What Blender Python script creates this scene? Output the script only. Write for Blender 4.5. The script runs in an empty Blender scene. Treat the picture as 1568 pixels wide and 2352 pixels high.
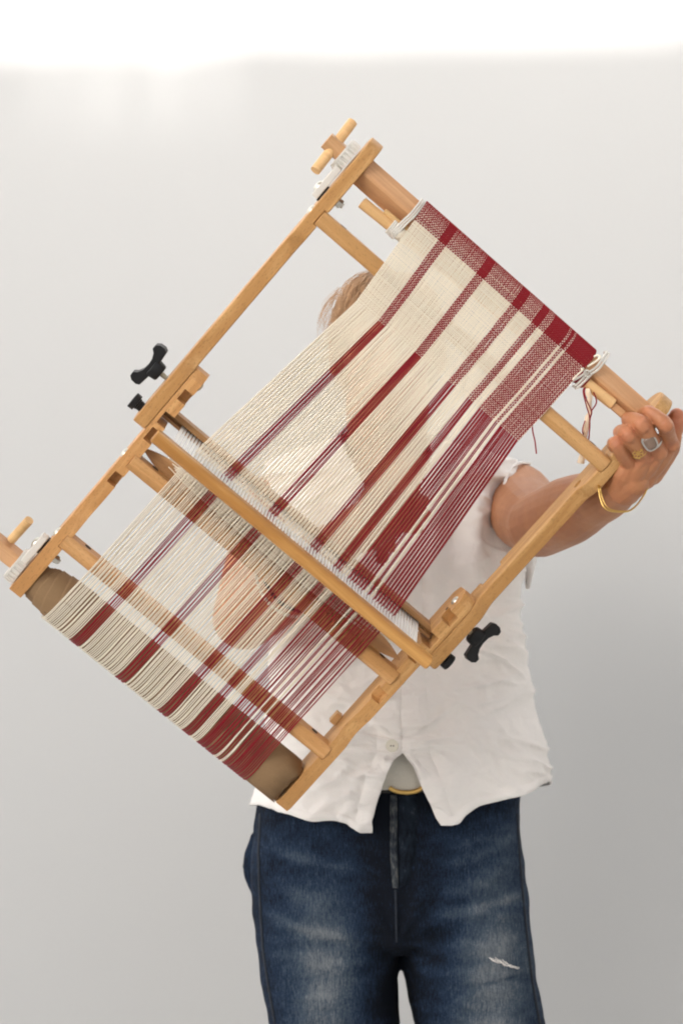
import bpy, bmesh, math, random
import numpy as np
from mathutils import Vector, Matrix, noise as mnoise

random.seed(7); rng = np.random.default_rng(7)
scn = bpy.context.scene
col = scn.collection
R_ = math.radians

# ------------------------------------------------------------------ camera
FPX = 4200.0                      # focal length in units of a 1568 px wide picture
CAM_Z = 1.37
cam_d = bpy.data.cameras.new('camera')
cam_d.sensor_fit = 'HORIZONTAL'; cam_d.sensor_width = 24.0
cam_d.lens = 24.0 * FPX / 1568.0
cam_d.clip_start = 0.05; cam_d.clip_end = 500
cam_d.dof.use_dof = True; cam_d.dof.focus_distance = 2.0; cam_d.dof.aperture_fstop = 7.1
cam = bpy.data.objects.new('camera', cam_d); col.objects.link(cam)
cam.location = (0, 0, CAM_Z); cam.rotation_euler = (R_(90), 0, 0)
scn.camera = cam

# ------------------------------------------------------------------ sky, sun, exposure
SUN_EL, SUN_AZ = 11.0, -30.0       # sun stands behind the camera, to its left
world = bpy.data.worlds.new('World'); scn.world = world; world.use_nodes = True
wn = world.node_tree; bg = wn.nodes['Background']
sky = wn.nodes.new('ShaderNodeTexSky'); sky.sky_type = 'NISHITA'; sky.sun_disc = False
sky.sun_elevation = R_(SUN_EL); sky.sun_rotation = R_(180 - SUN_AZ)
sky.air_density = 1.0; sky.dust_density = 4.0; sky.ozone_density = 1.0
hsv = wn.nodes.new('ShaderNodeHueSaturation'); hsv.inputs['Saturation'].default_value = 0.22
wn.links.new(sky.outputs[0], hsv.inputs['Color']); wn.links.new(hsv.outputs[0], bg.inputs[0])
bg.inputs[1].default_value = 0.15
sun_d = bpy.data.lights.new('sun', 'SUN'); sun_d.energy = 3.5; sun_d.angle = R_(0.75)
sun_d.color = (1.0, 0.965, 0.925)
sun = bpy.data.objects.new('sun', sun_d); col.objects.link(sun)
el, az = R_(SUN_EL), R_(SUN_AZ)
to_sun = Vector((math.sin(az) * math.cos(el), -math.cos(az) * math.cos(el), math.sin(el)))
sun.rotation_euler = to_sun.to_track_quat('Z', 'Y').to_euler()
sun.location = to_sun * 20
vs = scn.view_settings
vs.view_transform = 'Standard'; vs.look = 'None'; vs.gamma = 1.0; vs.use_curve_mapping = False
vs.exposure = 1.53
scn.cycles.use_denoising = True; scn.cycles.filter_width = 2.0
scn.cycles.max_bounces = 8; scn.cycles.diffuse_bounces = 5; scn.cycles.transparent_max_bounces = 8

# ------------------------------------------------------------------ coordinates
ROT = np.array([[0.7574290623638532, 0.6528250669213341, 0.01098396493847415],
                [-0.6354662333654918, 0.7409435900060606, -0.21722169017205628],
                [-0.14994626283735166, 0.1575500822852412, 0.9760604949658732]])
TR = np.array([-0.01409887149788694, 0.013455956465536174, -1.9929920264904122])
C2W = np.array([[1, 0, 0], [0, 0, -1], [0, 1, 0]], float)
M3 = C2W @ ROT; MT = C2W @ TR + np.array([0, 0, CAM_Z])
LOOM_M = Matrix([list(M3[0]) + [MT[0]], list(M3[1]) + [MT[1]], list(M3[2]) + [MT[2]], [0, 0, 0, 1]])

def P(u, v, depth):
    """a photo direction (1568 px wide picture) at a given depth -> world point"""
    return np.array([(u - 784.0) / FPX * depth, depth, CAM_Z - (v - 1176.0) / FPX * depth])

def LP(u, v, z):
    """a photo direction met with the plane z (metres) of the loom -> loom point"""
    d = ROT.T @ np.array([(u - 784.0) / FPX, -(v - 1176.0) / FPX, -1.0]); o = ROT.T @ (-TR)
    s = (z - o[2]) / d[2]
    return o + s * d

def L2W(p):
    return M3 @ np.asarray(p, float) + MT

# ------------------------------------------------------------------ mesh helpers
class MB:
    def __init__(self):
        self.v = []; self.f = []; self.m = []; self.n = 0
    def add(self, verts, faces, mi=0):
        verts = np.asarray(verts, float).reshape(-1, 3)
        self.v.append(verts)
        for f in faces: self.f.append(tuple(int(i) + self.n for i in f))
        self.m += [mi] * len(faces)
        self.n += len(verts); return self
    def box(self, x0, x1, y0, y1, z0, z1, mi=0):
        v = [(x0, y0, z0), (x1, y0, z0), (x1, y1, z0), (x0, y1, z0), (x0, y0, z1), (x1, y0, z1), (x1, y1, z1), (x0, y1, z1)]
        f = [(3, 2, 1, 0), (4, 5, 6, 7), (0, 1, 5, 4), (1, 2, 6, 5), (2, 3, 7, 6), (3, 0, 4, 7)]
        return self.add(v, f, mi)
    def prism(self, poly, a0, a1, axis='x', mi=0):
        """2D polygon (p,q) extruded along axis; x: (y,z)  y: (x,z)  z: (x,y)"""
        n = len(poly); vs_ = []
        for a in (a0, a1):
            for p, q in poly:
                vs_.append({'x': (a, p, q), 'y': (p, a, q), 'z': (p, q, a)}[axis])
        f = [tuple(range(n))[::-1], tuple(range(n, 2 * n))]
        f += [(i, (i + 1) % n, n + (i + 1) % n, n + i) for i in range(n)]
        return self.add(vs_, f, mi)
    def tube(self, pts, r, sides=6, mi=0, closed=False, cap=True, up=None, flat=1.0):
        pts = np.asarray(pts, float); n = len(pts)
        r = np.broadcast_to(np.asarray(r, float), (n,))
        if closed: t = np.roll(pts, -1, 0) - np.roll(pts, 1, 0)
        else: t = np.gradient(pts, axis=0)
        t /= np.linalg.norm(t, axis=1)[:, None] + 1e-12
        if up is None:
            a = np.abs(t).mean(0); up = np.zeros(3); up[np.argmin(a)] = 1.0
        up = np.asarray(up, float)
        s = np.cross(t, up); s /= np.linalg.norm(s, axis=1)[:, None] + 1e-12
        b = np.cross(s, t)
        ang = np.arange(sides) * 2 * math.pi / sides + math.pi / sides
        vv = pts[:, None, :] + r[:, None, None] * (np.cos(ang)[None, :, None] * s[:, None, :] + flat * np.sin(ang)[None, :, None] * b[:, None, :])
        fs = []; m = n if closed else n - 1
        for i in range(m):
            i2 = (i + 1) % n
            for k in range(sides):
                k2 = (k + 1) % sides
                fs.append((i * sides + k, i * sides + k2, i2 * sides + k2, i2 * sides + k))
        if cap and not closed:
            fs.append(tuple(range(sides))[::-1]); fs.append(tuple((n - 1) * sides + k for k in range(sides)))
        return self.add(vv.reshape(-1, 3), fs, mi)
    def capsule(self, pts, rads, sides=16, flat=None, fdir=None):
        """chain of points with radii and round ends (closed surface)"""
        pts = np.asarray(pts, float); rads = np.asarray(rads, float)
        # smooth resample
        n = len(pts); P_, Q_ = [], []
        for i in range(n - 1):
            p0 = pts[max(i - 1, 0)]; p1 = pts[i]; p2 = pts[i + 1]; p3 = pts[min(i + 2, n - 1)]
            for t in np.linspace(0, 1, 6, endpoint=False):
                P_.append(0.5 * ((2 * p1) + (-p0 + p2) * t + (2 * p0 - 5 * p1 + 4 * p2 - p3) * t * t + (-p0 + 3 * p1 - 3 * p2 + p3) * t ** 3))
                Q_.append(rads[i] + (rads[i + 1] - rads[i]) * (3 * t * t - 2 * t ** 3))
        P_.append(pts[-1]); Q_.append(rads[-1])
        P_ = np.array(P_); Q_ = np.array(Q_)
        t0 = P_[0] - P_[1]; t0 /= np.linalg.norm(t0); t1 = P_[-1] - P_[-2]; t1 /= np.linalg.norm(t1)
        ca = np.linspace(0.15, math.pi / 2, 5)
        head = [P_[0] + t0 * Q_[0] * math.cos(a) for a in ca[:-1]]; hr = [Q_[0] * math.sin(a) for a in ca[:-1]]
        tail = [P_[-1] + t1 * Q_[-1] * math.cos(a) for a in ca[:-1][::-1]]; tr = [Q_[-1] * math.sin(a) for a in ca[:-1][::-1]]
        pp = np.array(head + list(P_) + tail); rr = np.array(hr + list(Q_) + tr)
        if flat is None: return self.tube(pp, rr, sides)
        return self.tube(pp, rr, sides, up=fdir, flat=flat)
    def loft(self, rings, cap=True, mi=0):
        k = len(rings[0]); fs = []
        for i in range(len(rings) - 1):
            for j in range(k):
                j2 = (j + 1) % k
                fs.append((i * k + j, i * k + j2, (i + 1) * k + j2, (i + 1) * k + j))
        if cap:
            fs.append(tuple(range(k))[::-1]); fs.append(tuple((len(rings) - 1) * k + j for j in range(k)))
        return self.add(np.array(rings).reshape(-1, 3), fs, mi)
    def lathe(self, prof, center, axis, sides=24, mi=0):
        """prof: list of (along, radius)"""
        axis = np.asarray(axis, float); axis /= np.linalg.norm(axis)
        up = np.array([0, 0, 1.0]) if abs(axis[2]) < .9 else np.array([0, 1.0, 0])
        s = np.cross(axis, up); s /= np.linalg.norm(s); b = np.cross(axis, s)
        rings = []
        for a, r in prof:
            rings.append([np.asarray(center) + axis * a + r * (math.cos(t) * s + math.sin(t) * b) for t in np.arange(sides) * 2 * math.pi / sides])
        return self.loft(rings, True, mi)
    def mesh(self, name):
        me = bpy.data.meshes.new(name)
        me.from_pydata(np.concatenate(self.v).tolist(), [], self.f)
        me.polygons.foreach_set('material_index', self.m)
        me.update(); return me

def recalc(me):
    bm = bmesh.new(); bm.from_mesh(me); bmesh.ops.recalc_face_normals(bm, faces=bm.faces[:]); bm.to_mesh(me); bm.free()

def obj(name, mb, mats, parent=None, smooth=False, bevel=0.0, segs=2, fix=True):
    me = mb if isinstance(mb, bpy.types.Mesh) else mb.mesh(name)
    if fix: recalc(me)
    if not isinstance(mats, (list, tuple)): mats = [mats]
    if len(me.materials): me.materials.clear()
    for m in mats: me.materials.append(m)
    o = bpy.data.objects.new(name, me); col.objects.link(o)
    if smooth:
        me.polygons.foreach_set('use_smooth', [True] * len(me.polygons))
        if smooth == 'auto' and hasattr(me, 'set_sharp_from_angle'): me.set_sharp_from_angle(angle=R_(40))
    if bevel:
        b = o.modifiers.new('bevel', 'BEVEL'); b.width = bevel; b.segments = segs; b.limit_method = 'ANGLE'; b.angle_limit = R_(35)
        if not smooth:
            me.polygons.foreach_set('use_smooth', [True] * len(me.polygons))
        b.harden_normals = True
    if parent: o.parent = parent
    return o

def bake(o):
    dg = bpy.context.evaluated_depsgraph_get(); dg.update()
    me = bpy.data.meshes.new_from_object(o.evaluated_get(dg)); return me

def cut(o, cutters):
    """subtract the meshes of the MB list from o"""
    tmp = []
    for mb in cutters:
        c = obj('cutter', mb, [], None); c.parent = o.parent; tmp.append(c)
        b = o.modifiers.new('bool', 'BOOLEAN'); b.operation = 'DIFFERENCE'; b.object = c; b.solver = 'EXACT'
    me = bake(o); mats = list(o.data.materials); o.modifiers.clear()
    old = o.data; o.data = me; me.materials.clear()
    for m in mats: me.materials.append(m)
    bpy.data.meshes.remove(old)
    for c in tmp:
        d = c.data; bpy.data.objects.remove(c); bpy.data.meshes.remove(d)
    me.polygons.foreach_set('use_smooth', [False] * len(me.polygons))
    return o

def add_bevel(o, w, segs=2):
    b = o.modifiers.new('bevel', 'BEVEL'); b.width = w; b.segments = segs; b.limit_method = 'ANGLE'; b.angle_limit = R_(35)
    o.data.polygons.foreach_set('use_smooth', [True] * len(o.data.polygons)); b.harden_normals = True

def remesh(mb, voxel, smooth=4, fac=0.5):
    o = obj('tmp', mb, [], None)
    r = o.modifiers.new('r', 'REMESH'); r.mode = 'VOXEL'; r.voxel_size = voxel; r.adaptivity = 0
    s = o.modifiers.new('s', 'SMOOTH'); s.iterations = smooth; s.factor = fac
    me = bake(o); d = o.data; bpy.data.objects.remove(o); bpy.data.meshes.remove(d)
    return me

def tag(o, label=None, cat=None, group=None, kind=None):
    if label: o['label'] = label
    if cat: o['category'] = cat
    if group: o['group'] = group
    if kind: o['kind'] = kind
    return o

def empty(name, M=None):
    e = bpy.data.objects.new(name, None); e.empty_display_size = 0.02; col.objects.link(e)
    if M is not None: e.matrix_world = M
    return e

def lerp(a, b, t): return a + (b - a) * t
def interp(tab, x):
    xs = [t[0] for t in tab]
    return [float(np.interp(x, xs, [t[k] for t in tab])) for k in range(1, len(tab[0]))]

# ------------------------------------------------------------------ materials
class Mat:
    def __init__(self, name):
        self.m = bpy.data.materials.new(name); self.m.use_nodes = True
        self.t = self.m.node_tree; self.bs = self.t.nodes['Principled BSDF']
        self.out = self.t.nodes['Material Output']
        self.tc = self.t.nodes.new('ShaderNodeTexCoord')
    def n(self, ty, **kw):
        nd = self.t.nodes.new(ty)
        for k, v in kw.items(): setattr(nd, k, v)
        return nd
    def l(self, a, b): self.t.links.new(a, b)
    def mapping(self, scale=(1, 1, 1), loc=(0, 0, 0), rot=(0, 0, 0)):
        mp = self.n('ShaderNodeMapping'); mp.inputs['Scale'].default_value = scale
        mp.inputs['Location'].default_value = loc; mp.inputs['Rotation'].default_value = rot
        self.l(self.tc.outputs['Object'], mp.inputs['Vector']); return mp.outputs[0]
    def noise(self, scale, vec=None, detail=4, rough=0.55, dist=0.0):
        nn = self.n('ShaderNodeTexNoise'); nn.inputs['Scale'].default_value = scale
        nn.inputs['Detail'].default_value = detail; nn.inputs['Roughness'].default_value = rough
        nn.inputs['Distortion'].default_value = dist
        self.l(vec if vec is not None else self.tc.outputs['Object'], nn.inputs['Vector']); return nn.outputs['Fac']
    def ramp(self, fac, stops):
        r = self.n('ShaderNodeValToRGB'); e = r.color_ramp.elements
        while len(e) < len(stops): e.new(0.5)
        for i, (p, c) in enumerate(stops):
            e[i].position = p; e[i].color = (c[0], c[1], c[2], 1) if isinstance(c, (tuple, list)) else (c, c, c, 1)
        self.l(fac, r.inputs[0]); return r.outputs[0]
    def mix(self, fac, a, b, mode='MIX'):
        x = self.n('ShaderNodeMix', data_type='RGBA', blend_type=mode)
        for s, v in ((x.inputs[0], fac), (x.inputs[6], a), (x.inputs[7], b)):
            if isinstance(v, bpy.types.NodeSocket): self.l(v, s)
            elif isinstance(v, (tuple, list)): s.default_value = (v[0], v[1], v[2], 1)
            else: s.default_value = v
        return x.outputs[2]
    def math(self, op, a, b=0.0):
        x = self.n('ShaderNodeMath', operation=op)
        for s, v in ((x.inputs[0], a), (x.inputs[1], b)):
            if isinstance(v, bpy.types.NodeSocket): self.l(v, s)
            else: s.default_value = v
        return x.outputs[0]
    def base(self, c):
        if isinstance(c, bpy.types.NodeSocket): self.l(c, self.bs.inputs['Base Color'])
        else: self.bs.inputs['Base Color'].default_value = (c[0], c[1], c[2], 1)
    def set(self, **kw):
        for k, v in kw.items(): self.bs.inputs[k.replace('_', ' ')].default_value = v
    def bump(self, h, strength=0.3, dist=0.001):
        b = self.n('ShaderNodeBump'); b.inputs['Strength'].default_value = strength; b.inputs['Distance'].default_value = dist
        self.l(h, b.inputs['Height']); self.l(b.outputs[0], self.bs.inputs['Normal'])

def wood(name, axis, light, dark, fleck=0.35, rough=0.5, rings=1.0):
    M = Mat(name)
    def sc(al, ac): return {'x': (al, ac, ac), 'y': (ac, al, ac), 'z': (ac, ac, al)}[axis]
    info = M.n('ShaderNodeObjectInfo')
    off = M.n('ShaderNodeVectorMath', operation='SCALE'); comb = M.n('ShaderNodeCombineXYZ')
    for i in range(3): M.l(info.outputs['Random'], comb.inputs[i])
    M.l(comb.outputs[0], off.inputs[0]); off.inputs['Scale'].default_value = 7.0
    add = M.n('ShaderNodeVectorMath', operation='ADD'); M.l(M.tc.outputs['Object'], add.inputs[0]); M.l(off.outputs[0], add.inputs[1])
    def mp(s):
        m_ = M.n('ShaderNodeMapping'); m_.inputs['Scale'].default_value = s; M.l(add.outputs[0], m_.inputs['Vector']); return m_.outputs[0]
    g1 = M.noise(1.0, mp(sc(5, 75 * rings)), 5, 0.6, 0.6)
    g2 = M.noise(1.0, mp(sc(25, 420)), 3, 0.6)
    g3 = M.noise(1.0, mp(sc(7, 12)), 3, 0.5)
    c = M.ramp(g1, [(0.30, tuple(x * .86 for x in dark)), (0.48, dark), (0.64, light)])
    c = M.mix(M.math('MULTIPLY', g2, 0.35), c, tuple(x * 0.62 for x in dark))
    c = M.mix(M.math('MULTIPLY', M.ramp(g3, [(0.35, 0.0), (0.7, 1.0)]), 0.30), c, tuple(min(1, x * 1.18) for x in light))
    fl = M.noise(1.0, mp(sc(230, 760)), 1, 0.4)
    fm = M.ramp(fl, [(0.60, 0.0), (0.68, 1.0)])
    c = M.mix(M.math('MULTIPLY', fm, fleck), c, tuple(x * 0.42 for x in dark))
    hv = M.n('ShaderNodeHueSaturation'); M.l(c, hv.inputs['Color']); hv.inputs['Saturation'].default_value = 1.0
    M.l(M.math('ADD', M.math('MULTIPLY', info.outputs['Random'], 0.22), 0.86), hv.inputs['Value'])
    M.l(M.math('ADD', M.math('MULTIPLY', info.outputs['Random'], -0.006), 0.503), hv.inputs['Hue'])
    M.base(hv.outputs[0]); M.set(Roughness=rough, Specular_IOR_Level=0.35)
    M.bump(M.math('ADD', g2, M.math('MULTIPLY', fm, -0.6)), 0.25, 0.0004)
    return M.m

BEECH_L, BEECH_D = (0.64, 0.365, 0.148), (0.49, 0.24, 0.078)
w_y = wood('beech_along_y', 'y', BEECH_L, BEECH_D)
w_x = wood('beech_along_x', 'x', (0.66, 0.375, 0.16), (0.52, 0.265, 0.092), 0.25)
w_pale = wood('beech_pale', 'x', (0.76, 0.50, 0.24), (0.65, 0.39, 0.165), 0.10)
w_roll = wood('beech_roller', 'x', (0.64, 0.37, 0.19), (0.52, 0.275, 0.125), 0.10)
w_honey = wood('lacquered_honey', 'x', (0.60, 0.325, 0.10), (0.44, 0.205, 0.05), 0.05, 0.36)
w_stick = wood('shuttle_wood', 'x', (0.55, 0.315, 0.145), (0.40, 0.21, 0.085), 0.2, 0.5)

def plain(name, c, rough=0.5, metal=0.0, spec=0.5, nz=0.0, nscale=200, bump=0.0):
    M = Mat(name)
    if nz:
        f = M.noise(nscale, None, 4, 0.6)
        M.base(M.mix(f, tuple(x * (1 - nz) for x in c), tuple(min(1, x * (1 + nz)) for x in c)))
        if bump: M.bump(f, bump, 0.001)
    else: M.base(c)
    M.set(Roughness=rough, Metallic=metal, Specular_IOR_Level=spec); return M.m

def yarn(name, c, c2, transl=0.12):
    M = Mat(name)
    f = M.noise(420, None, 3, 0.6)
    f2 = M.noise(35, None, 2, 0.5)
    cc = M.mix(M.math('ADD', M.math('MULTIPLY', f, 0.7), M.math('MULTIPLY', f2, 0.35)), c2, c)
    M.base(cc); M.set(Roughness=0.95, Specular_IOR_Level=0.15, Sheen_Weight=0.15, Sheen_Roughness=0.6)
    tr = M.n('ShaderNodeBsdfTranslucent'); M.l(cc, tr.inputs[0])
    mx = M.n('ShaderNodeMixShader'); mx.inputs[0].default_value = transl
    M.l(M.bs.outputs[0], mx.inputs[1]); M.l(tr.outputs[0], mx.inputs[2]); M.l(mx.outputs[0], M.out.inputs['Surface'])
    return M.m

m_red = yarn('red_cotton', (0.33, 0.009, 0.018), (0.20, 0.005, 0.010), 0.08)
m_cream = yarn('cream_cotton', (0.93, 0.86, 0.73), (0.90, 0.81, 0.66), 0.18)
m_white_cord = plain('white_cord', (0.70, 0.66, 0.60), 0.8, nz=0.1, nscale=900, bump=0.4)
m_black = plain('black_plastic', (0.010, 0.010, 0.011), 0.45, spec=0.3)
m_blackm = plain('black_shadow_gap', (0.015, 0.013, 0.012), 0.8)
m_nylon = plain('white_nylon', (0.66, 0.63, 0.58), 0.4)
m_reed = plain('reed_white_plastic', (0.80, 0.79, 0.76), 0.42)
m_steel = plain('zinc_steel', (0.62, 0.60, 0.53), 0.28, 1.0)
m_gold = plain('gold', (0.62, 0.40, 0.13), 0.3, 1.0)
m_silver = plain('silver', (0.60, 0.57, 0.53), 0.3, 1.0)
m_dark = plain('hole_dark', (0.05, 0.03, 0.02), 0.9)

def kraft():
    M = Mat('kraft_paper')
    a = M.noise(14, None, 5, 0.6); b = M.noise(350, None, 3, 0.7); s = M.noise(120, None, 2, 0.5)
    c = M.mix(a, (0.23, 0.138, 0.070), (0.33, 0.208, 0.112))
    c = M.mix(M.math('MULTIPLY', b, 0.4), c, (0.16, 0.10, 0.05))
    c = M.mix(M.ramp(s, [(0.73, 0.0), (0.76, 0.8)]), c, (0.07, 0.045, 0.025))
    M.base(c); M.set(Roughness=0.8, Specular_IOR_Level=0.2); M.bump(a, 0.3, 0.002); return M.m
m_kraft = kraft()

def plaster():
    M = Mat('white_plaster')
    a = M.noise(1.6, None, 5, 0.55); b = M.noise(60, None, 5, 0.65)
    c = M.mix(a, (0.50, 0.50, 0.50), (0.53, 0.53, 0.53))
    M.base(c); M.set(Roughness=0.9, Specular_IOR_Level=0.2)
    M.bump(M.math('ADD', M.math('MULTIPLY', a, 2.0), M.math('MULTIPLY', b, 0.3)), 0.12, 0.006); return M.m
m_wall = plaster()
m_ground = plain('pale_paving', (0.64, 0.625, 0.60), 0.9, nz=0.15, nscale=8)
m_sky_blocker = plain('grey_sky_blocker', (0.66, 0.64, 0.61), 0.9, nz=0.1, nscale=4)
m_house = plain('rendered_house', (0.80, 0.78, 0.74), 0.9, nz=0.05, nscale=3)

def skin():
    M = Mat('skin')
    a = M.noise(18, None, 4, 0.6); b = M.noise(260, None, 3, 0.6); d = M.noise(60, None, 3, 0.6)
    c = M.mix(M.ramp(a, [(0.3, 0.0), (0.7, 1.0)]), (0.40, 0.160, 0.070), (0.51, 0.232, 0.108))
    c = M.mix(M.math('MULTIPLY', M.ramp(d, [(0.45, 0.0), (0.75, 1.0)]), 0.4), c, (0.34, 0.125, 0.068))
    at = M.n('ShaderNodeAttribute'); at.attribute_name = 'flush'
    c = M.mix(M.math('MULTIPLY', at.outputs['Fac'], 0.5), c, (0.50, 0.140, 0.085))
    M.base(c); M.set(Roughness=0.42, Specular_IOR_Level=0.4, Subsurface_Weight=0.12, Subsurface_Scale=0.004)
    M.bs.inputs['Subsurface Radius'].default_value = (1.0, 0.4, 0.2)
    vo = M.n('ShaderNodeTexVoronoi'); vo.feature = 'DISTANCE_TO_EDGE'; vo.inputs['Scale'].default_value = 420
    M.l(M.tc.outputs['Object'], vo.inputs['Vector'])
    h = M.math('ADD', M.math('MULTIPLY', M.ramp(vo.outputs['Distance'], [(0.0, 0.0), (0.12, 1.0)]), 0.35), b)
    M.bump(h, 0.28, 0.0008); return M.m
m_skin = skin()

def linen():
    M = Mat('white_linen')
    a = M.noise(9, None, 5, 0.6); wv = M.noise(1.0, M.mapping((1400, 200, 250)), 2, 0.6); wh = M.noise(1.0, M.mapping((250, 200, 1400)), 2, 0.6)
    c = M.mix(a, (0.87, 0.825, 0.79), (0.91, 0.88, 0.855))
    st = M.noise(4.5, None, 3, 0.5)
    c = M.mix(M.math('MULTIPLY', M.ramp(st, [(0.5, 0.0), (0.75, 1.0)]), 0.35), c, (0.86, 0.79, 0.72))
    M.base(c); M.set(Roughness=0.92, Specular_IOR_Level=0.15)
    cr = M.noise(26, None, 6, 0.62, 0.8)
    M.bump(M.math('ADD', M.math('MULTIPLY', cr, 1.6), M.math('MULTIPLY', M.math('ADD', wv, wh), 0.10)), 0.6, 0.004)
    tr = M.n('ShaderNodeBsdfTranslucent'); tr.inputs[0].default_value = (0.85, 0.78, 0.7, 1)
    mx = M.n('ShaderNodeMixShader'); mx.inputs[0].default_value = 0.06
    M.l(M.bs.outputs[0], mx.inputs[1]); M.l(tr.outputs[0], mx.inputs[2]); M.l(mx.outputs[0], M.out.inputs['Surface'])
    return M.m
m_linen = linen()
m_under = plain('grey_knit', (0.60, 0.57, 0.50), 0.95, nz=0.08, nscale=300, bump=0.3)

def denim():
    M = Mat('denim')
    at = M.n('ShaderNodeAttribute'); at.attribute_name = 'fade'
    wv = M.noise(1.0, M.mapping((900, 60, 110)), 3, 0.7); tw = M.noise(1.0, M.mapping((500, 60, 500)), 2, 0.7)
    big = M.noise(7, None, 5, 0.62)
    f = M.math('ADD', at.outputs['Fac'], M.math('MULTIPLY', M.math('SUBTRACT', big, 0.5), 0.42))
    f = M.math('ADD', f, M.math('MULTIPLY', M.math('SUBTRACT', wv, 0.5), 1.0))
    f = M.math('ADD', f, M.math('MULTIPLY', M.math('SUBTRACT', tw, 0.5), 0.5))
    c = M.ramp(f, [(0.04, (0.0040, 0.0058, 0.0105)), (0.30, (0.012, 0.024, 0.050)), (0.60, (0.047, 0.066, 0.092)), (1.0, (0.18, 0.192, 0.205))])
    M.base(c); M.set(Roughness=0.92, Specular_IOR_Level=0.15)
    M.bump(M.math('ADD', wv, tw), 0.25, 0.0006); return M.m
m_denim = denim()
m_seam = plain('faded_denim_seam', (0.040, 0.047, 0.056), 0.95, nz=0.9, nscale=220)
def worn():
    M = Mat('worn_denim_edge'); f = M.noise(1.0, M.mapping((420, 80, 110)), 3, 0.7); g = M.noise(45, None, 2, 0.6)
    M.base(M.ramp(M.math('ADD', M.math('MULTIPLY', f, .7), M.math('MULTIPLY', g, .3)), [(.36, (.012, .016, .024)), (.52, (.04, .047, .056)), (.68, (.13, .13, .125))])); M.set(Roughness=.95, Specular_IOR_Level=.1); return M.m
m_fly = worn()
def placket():
    M = Mat('worn_placket'); f = M.noise(1.0, M.mapping((260, 60, 90)), 4, 0.7); g = M.noise(38, None, 3, 0.6)
    M.base(M.ramp(M.math('ADD', M.math('MULTIPLY', f, .55), M.math('MULTIPLY', g, .45)), [(.40, (.0045, .0062, .0105)), (.58, (.012, .018, .028)), (.70, (.07, .08, .095))])); M.set(Roughness=.95, Specular_IOR_Level=.1); return M.m
m_plack = placket()
m_seamd = plain('dark_denim_seam', (0.011, 0.016, 0.026), 0.95, nz=0.6, nscale=200)
m_hair = plain('light_brown_hair', (0.42, 0.24, 0.12), 0.45, nz=0.3, nscale=60)
m_shoe = plain('tan_leather', (0.25, 0.14, 0.08), 0.6)
m_stone = plain('smoky_quartz', (0.20, 0.135, 0.10), 0.22, nz=0.35, nscale=120)
m_shell = plain('shell_button', (0.72, 0.68, 0.58), 0.3)
m_ivory = plain('raw_cotton_fluff', (0.85, 0.68, 0.50), 0.95, nz=0.1, nscale=300)
m_wood_hole = m_dark

# ------------------------------------------------------------------ setting
WALL_Y = 3.05
tag(obj('wall', MB().box(-9, 9, WALL_Y, WALL_Y + .25, 0, 4.2), m_wall), kind='structure')
tag(obj('ground', MB().box(-40, 40, -40, 40, -.2, 0), m_ground), kind='structure')
# the house across the yard, whose roof edge throws the shade
HY = -6.5
def shade_z(u, v):          # height of the house edge whose shadow passes the photo point (u,v) on the wall
    p = P(u, v, WALL_Y); k = (WALL_Y - HY) / (to_sun.y * -1)
    return p[0] + to_sun.x * k, p[2] + to_sun.z * k
xa, za = shade_z(0, 80); xb, zb = shade_z(1568, 34)
def edge_z(x): return za + (zb - za) * (x - xa) / (xb - xa)
HX0, HX1 = -10.5, 3.0
house = empty('house', Matrix.Translation((0, HY, 0)))
tag(house, 'rendered house standing across the yard behind the viewer', 'house')
mb = MB(); mb.prism([(HX0, 0), (HX1, 0), (HX1, edge_z(HX1) - .6), (HX0, edge_z(HX0) - .6)], -4, -0.02, 'y')
obj('wall', mb, m_house, house)
slits = []
for u in (165, 305, 455): slits.append(shade_z(u, 300)[0])
slits.sort(); xs = [HX0] + slits + [float(x) for x in np.arange(slits[-1] + .17, slits[-1] + 1.6, .31)] + [HX1]
for k, (a, b) in enumerate(zip(xs[:-1], xs[1:])):
    a2 = a + (.0052 if a in slits else .0002); b2 = b - (.0052 if b in slits else .0002); h_ = .008 * math.sin(k * 2.4)
    mb = MB(); mb.prism([(a2, edge_z(a2) - .66), (b2, edge_z(b2) - .66), (b2, edge_z(b2) + h_), (a2, edge_z(a2) + h_)], -0.004, 0.0, 'y')
    obj('fascia_board', mb, m_house, house)
for s in slits: obj('joint_cover', MB().box(s - .03, s + .03, -.034, -.014, edge_z(s) - .598, edge_z(s) - .15), m_house, house)

tag(obj('sky_blocker_wall', MB().box(2.3, 2.5, HY + .1, WALL_Y - .01, 0, 2.5), m_sky_blocker), 'unseen grey side wall added to block sky light from the right', 'wall')  # added out of view to cut sky light from the right, so left light dominates

# ------------------------------------------------------------------ loom
mm = 0.001
loom = empty('loom', LOOM_M)
tag(loom, 'beech wood folding rigid heddle loom held up at an angle', 'loom')

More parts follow.
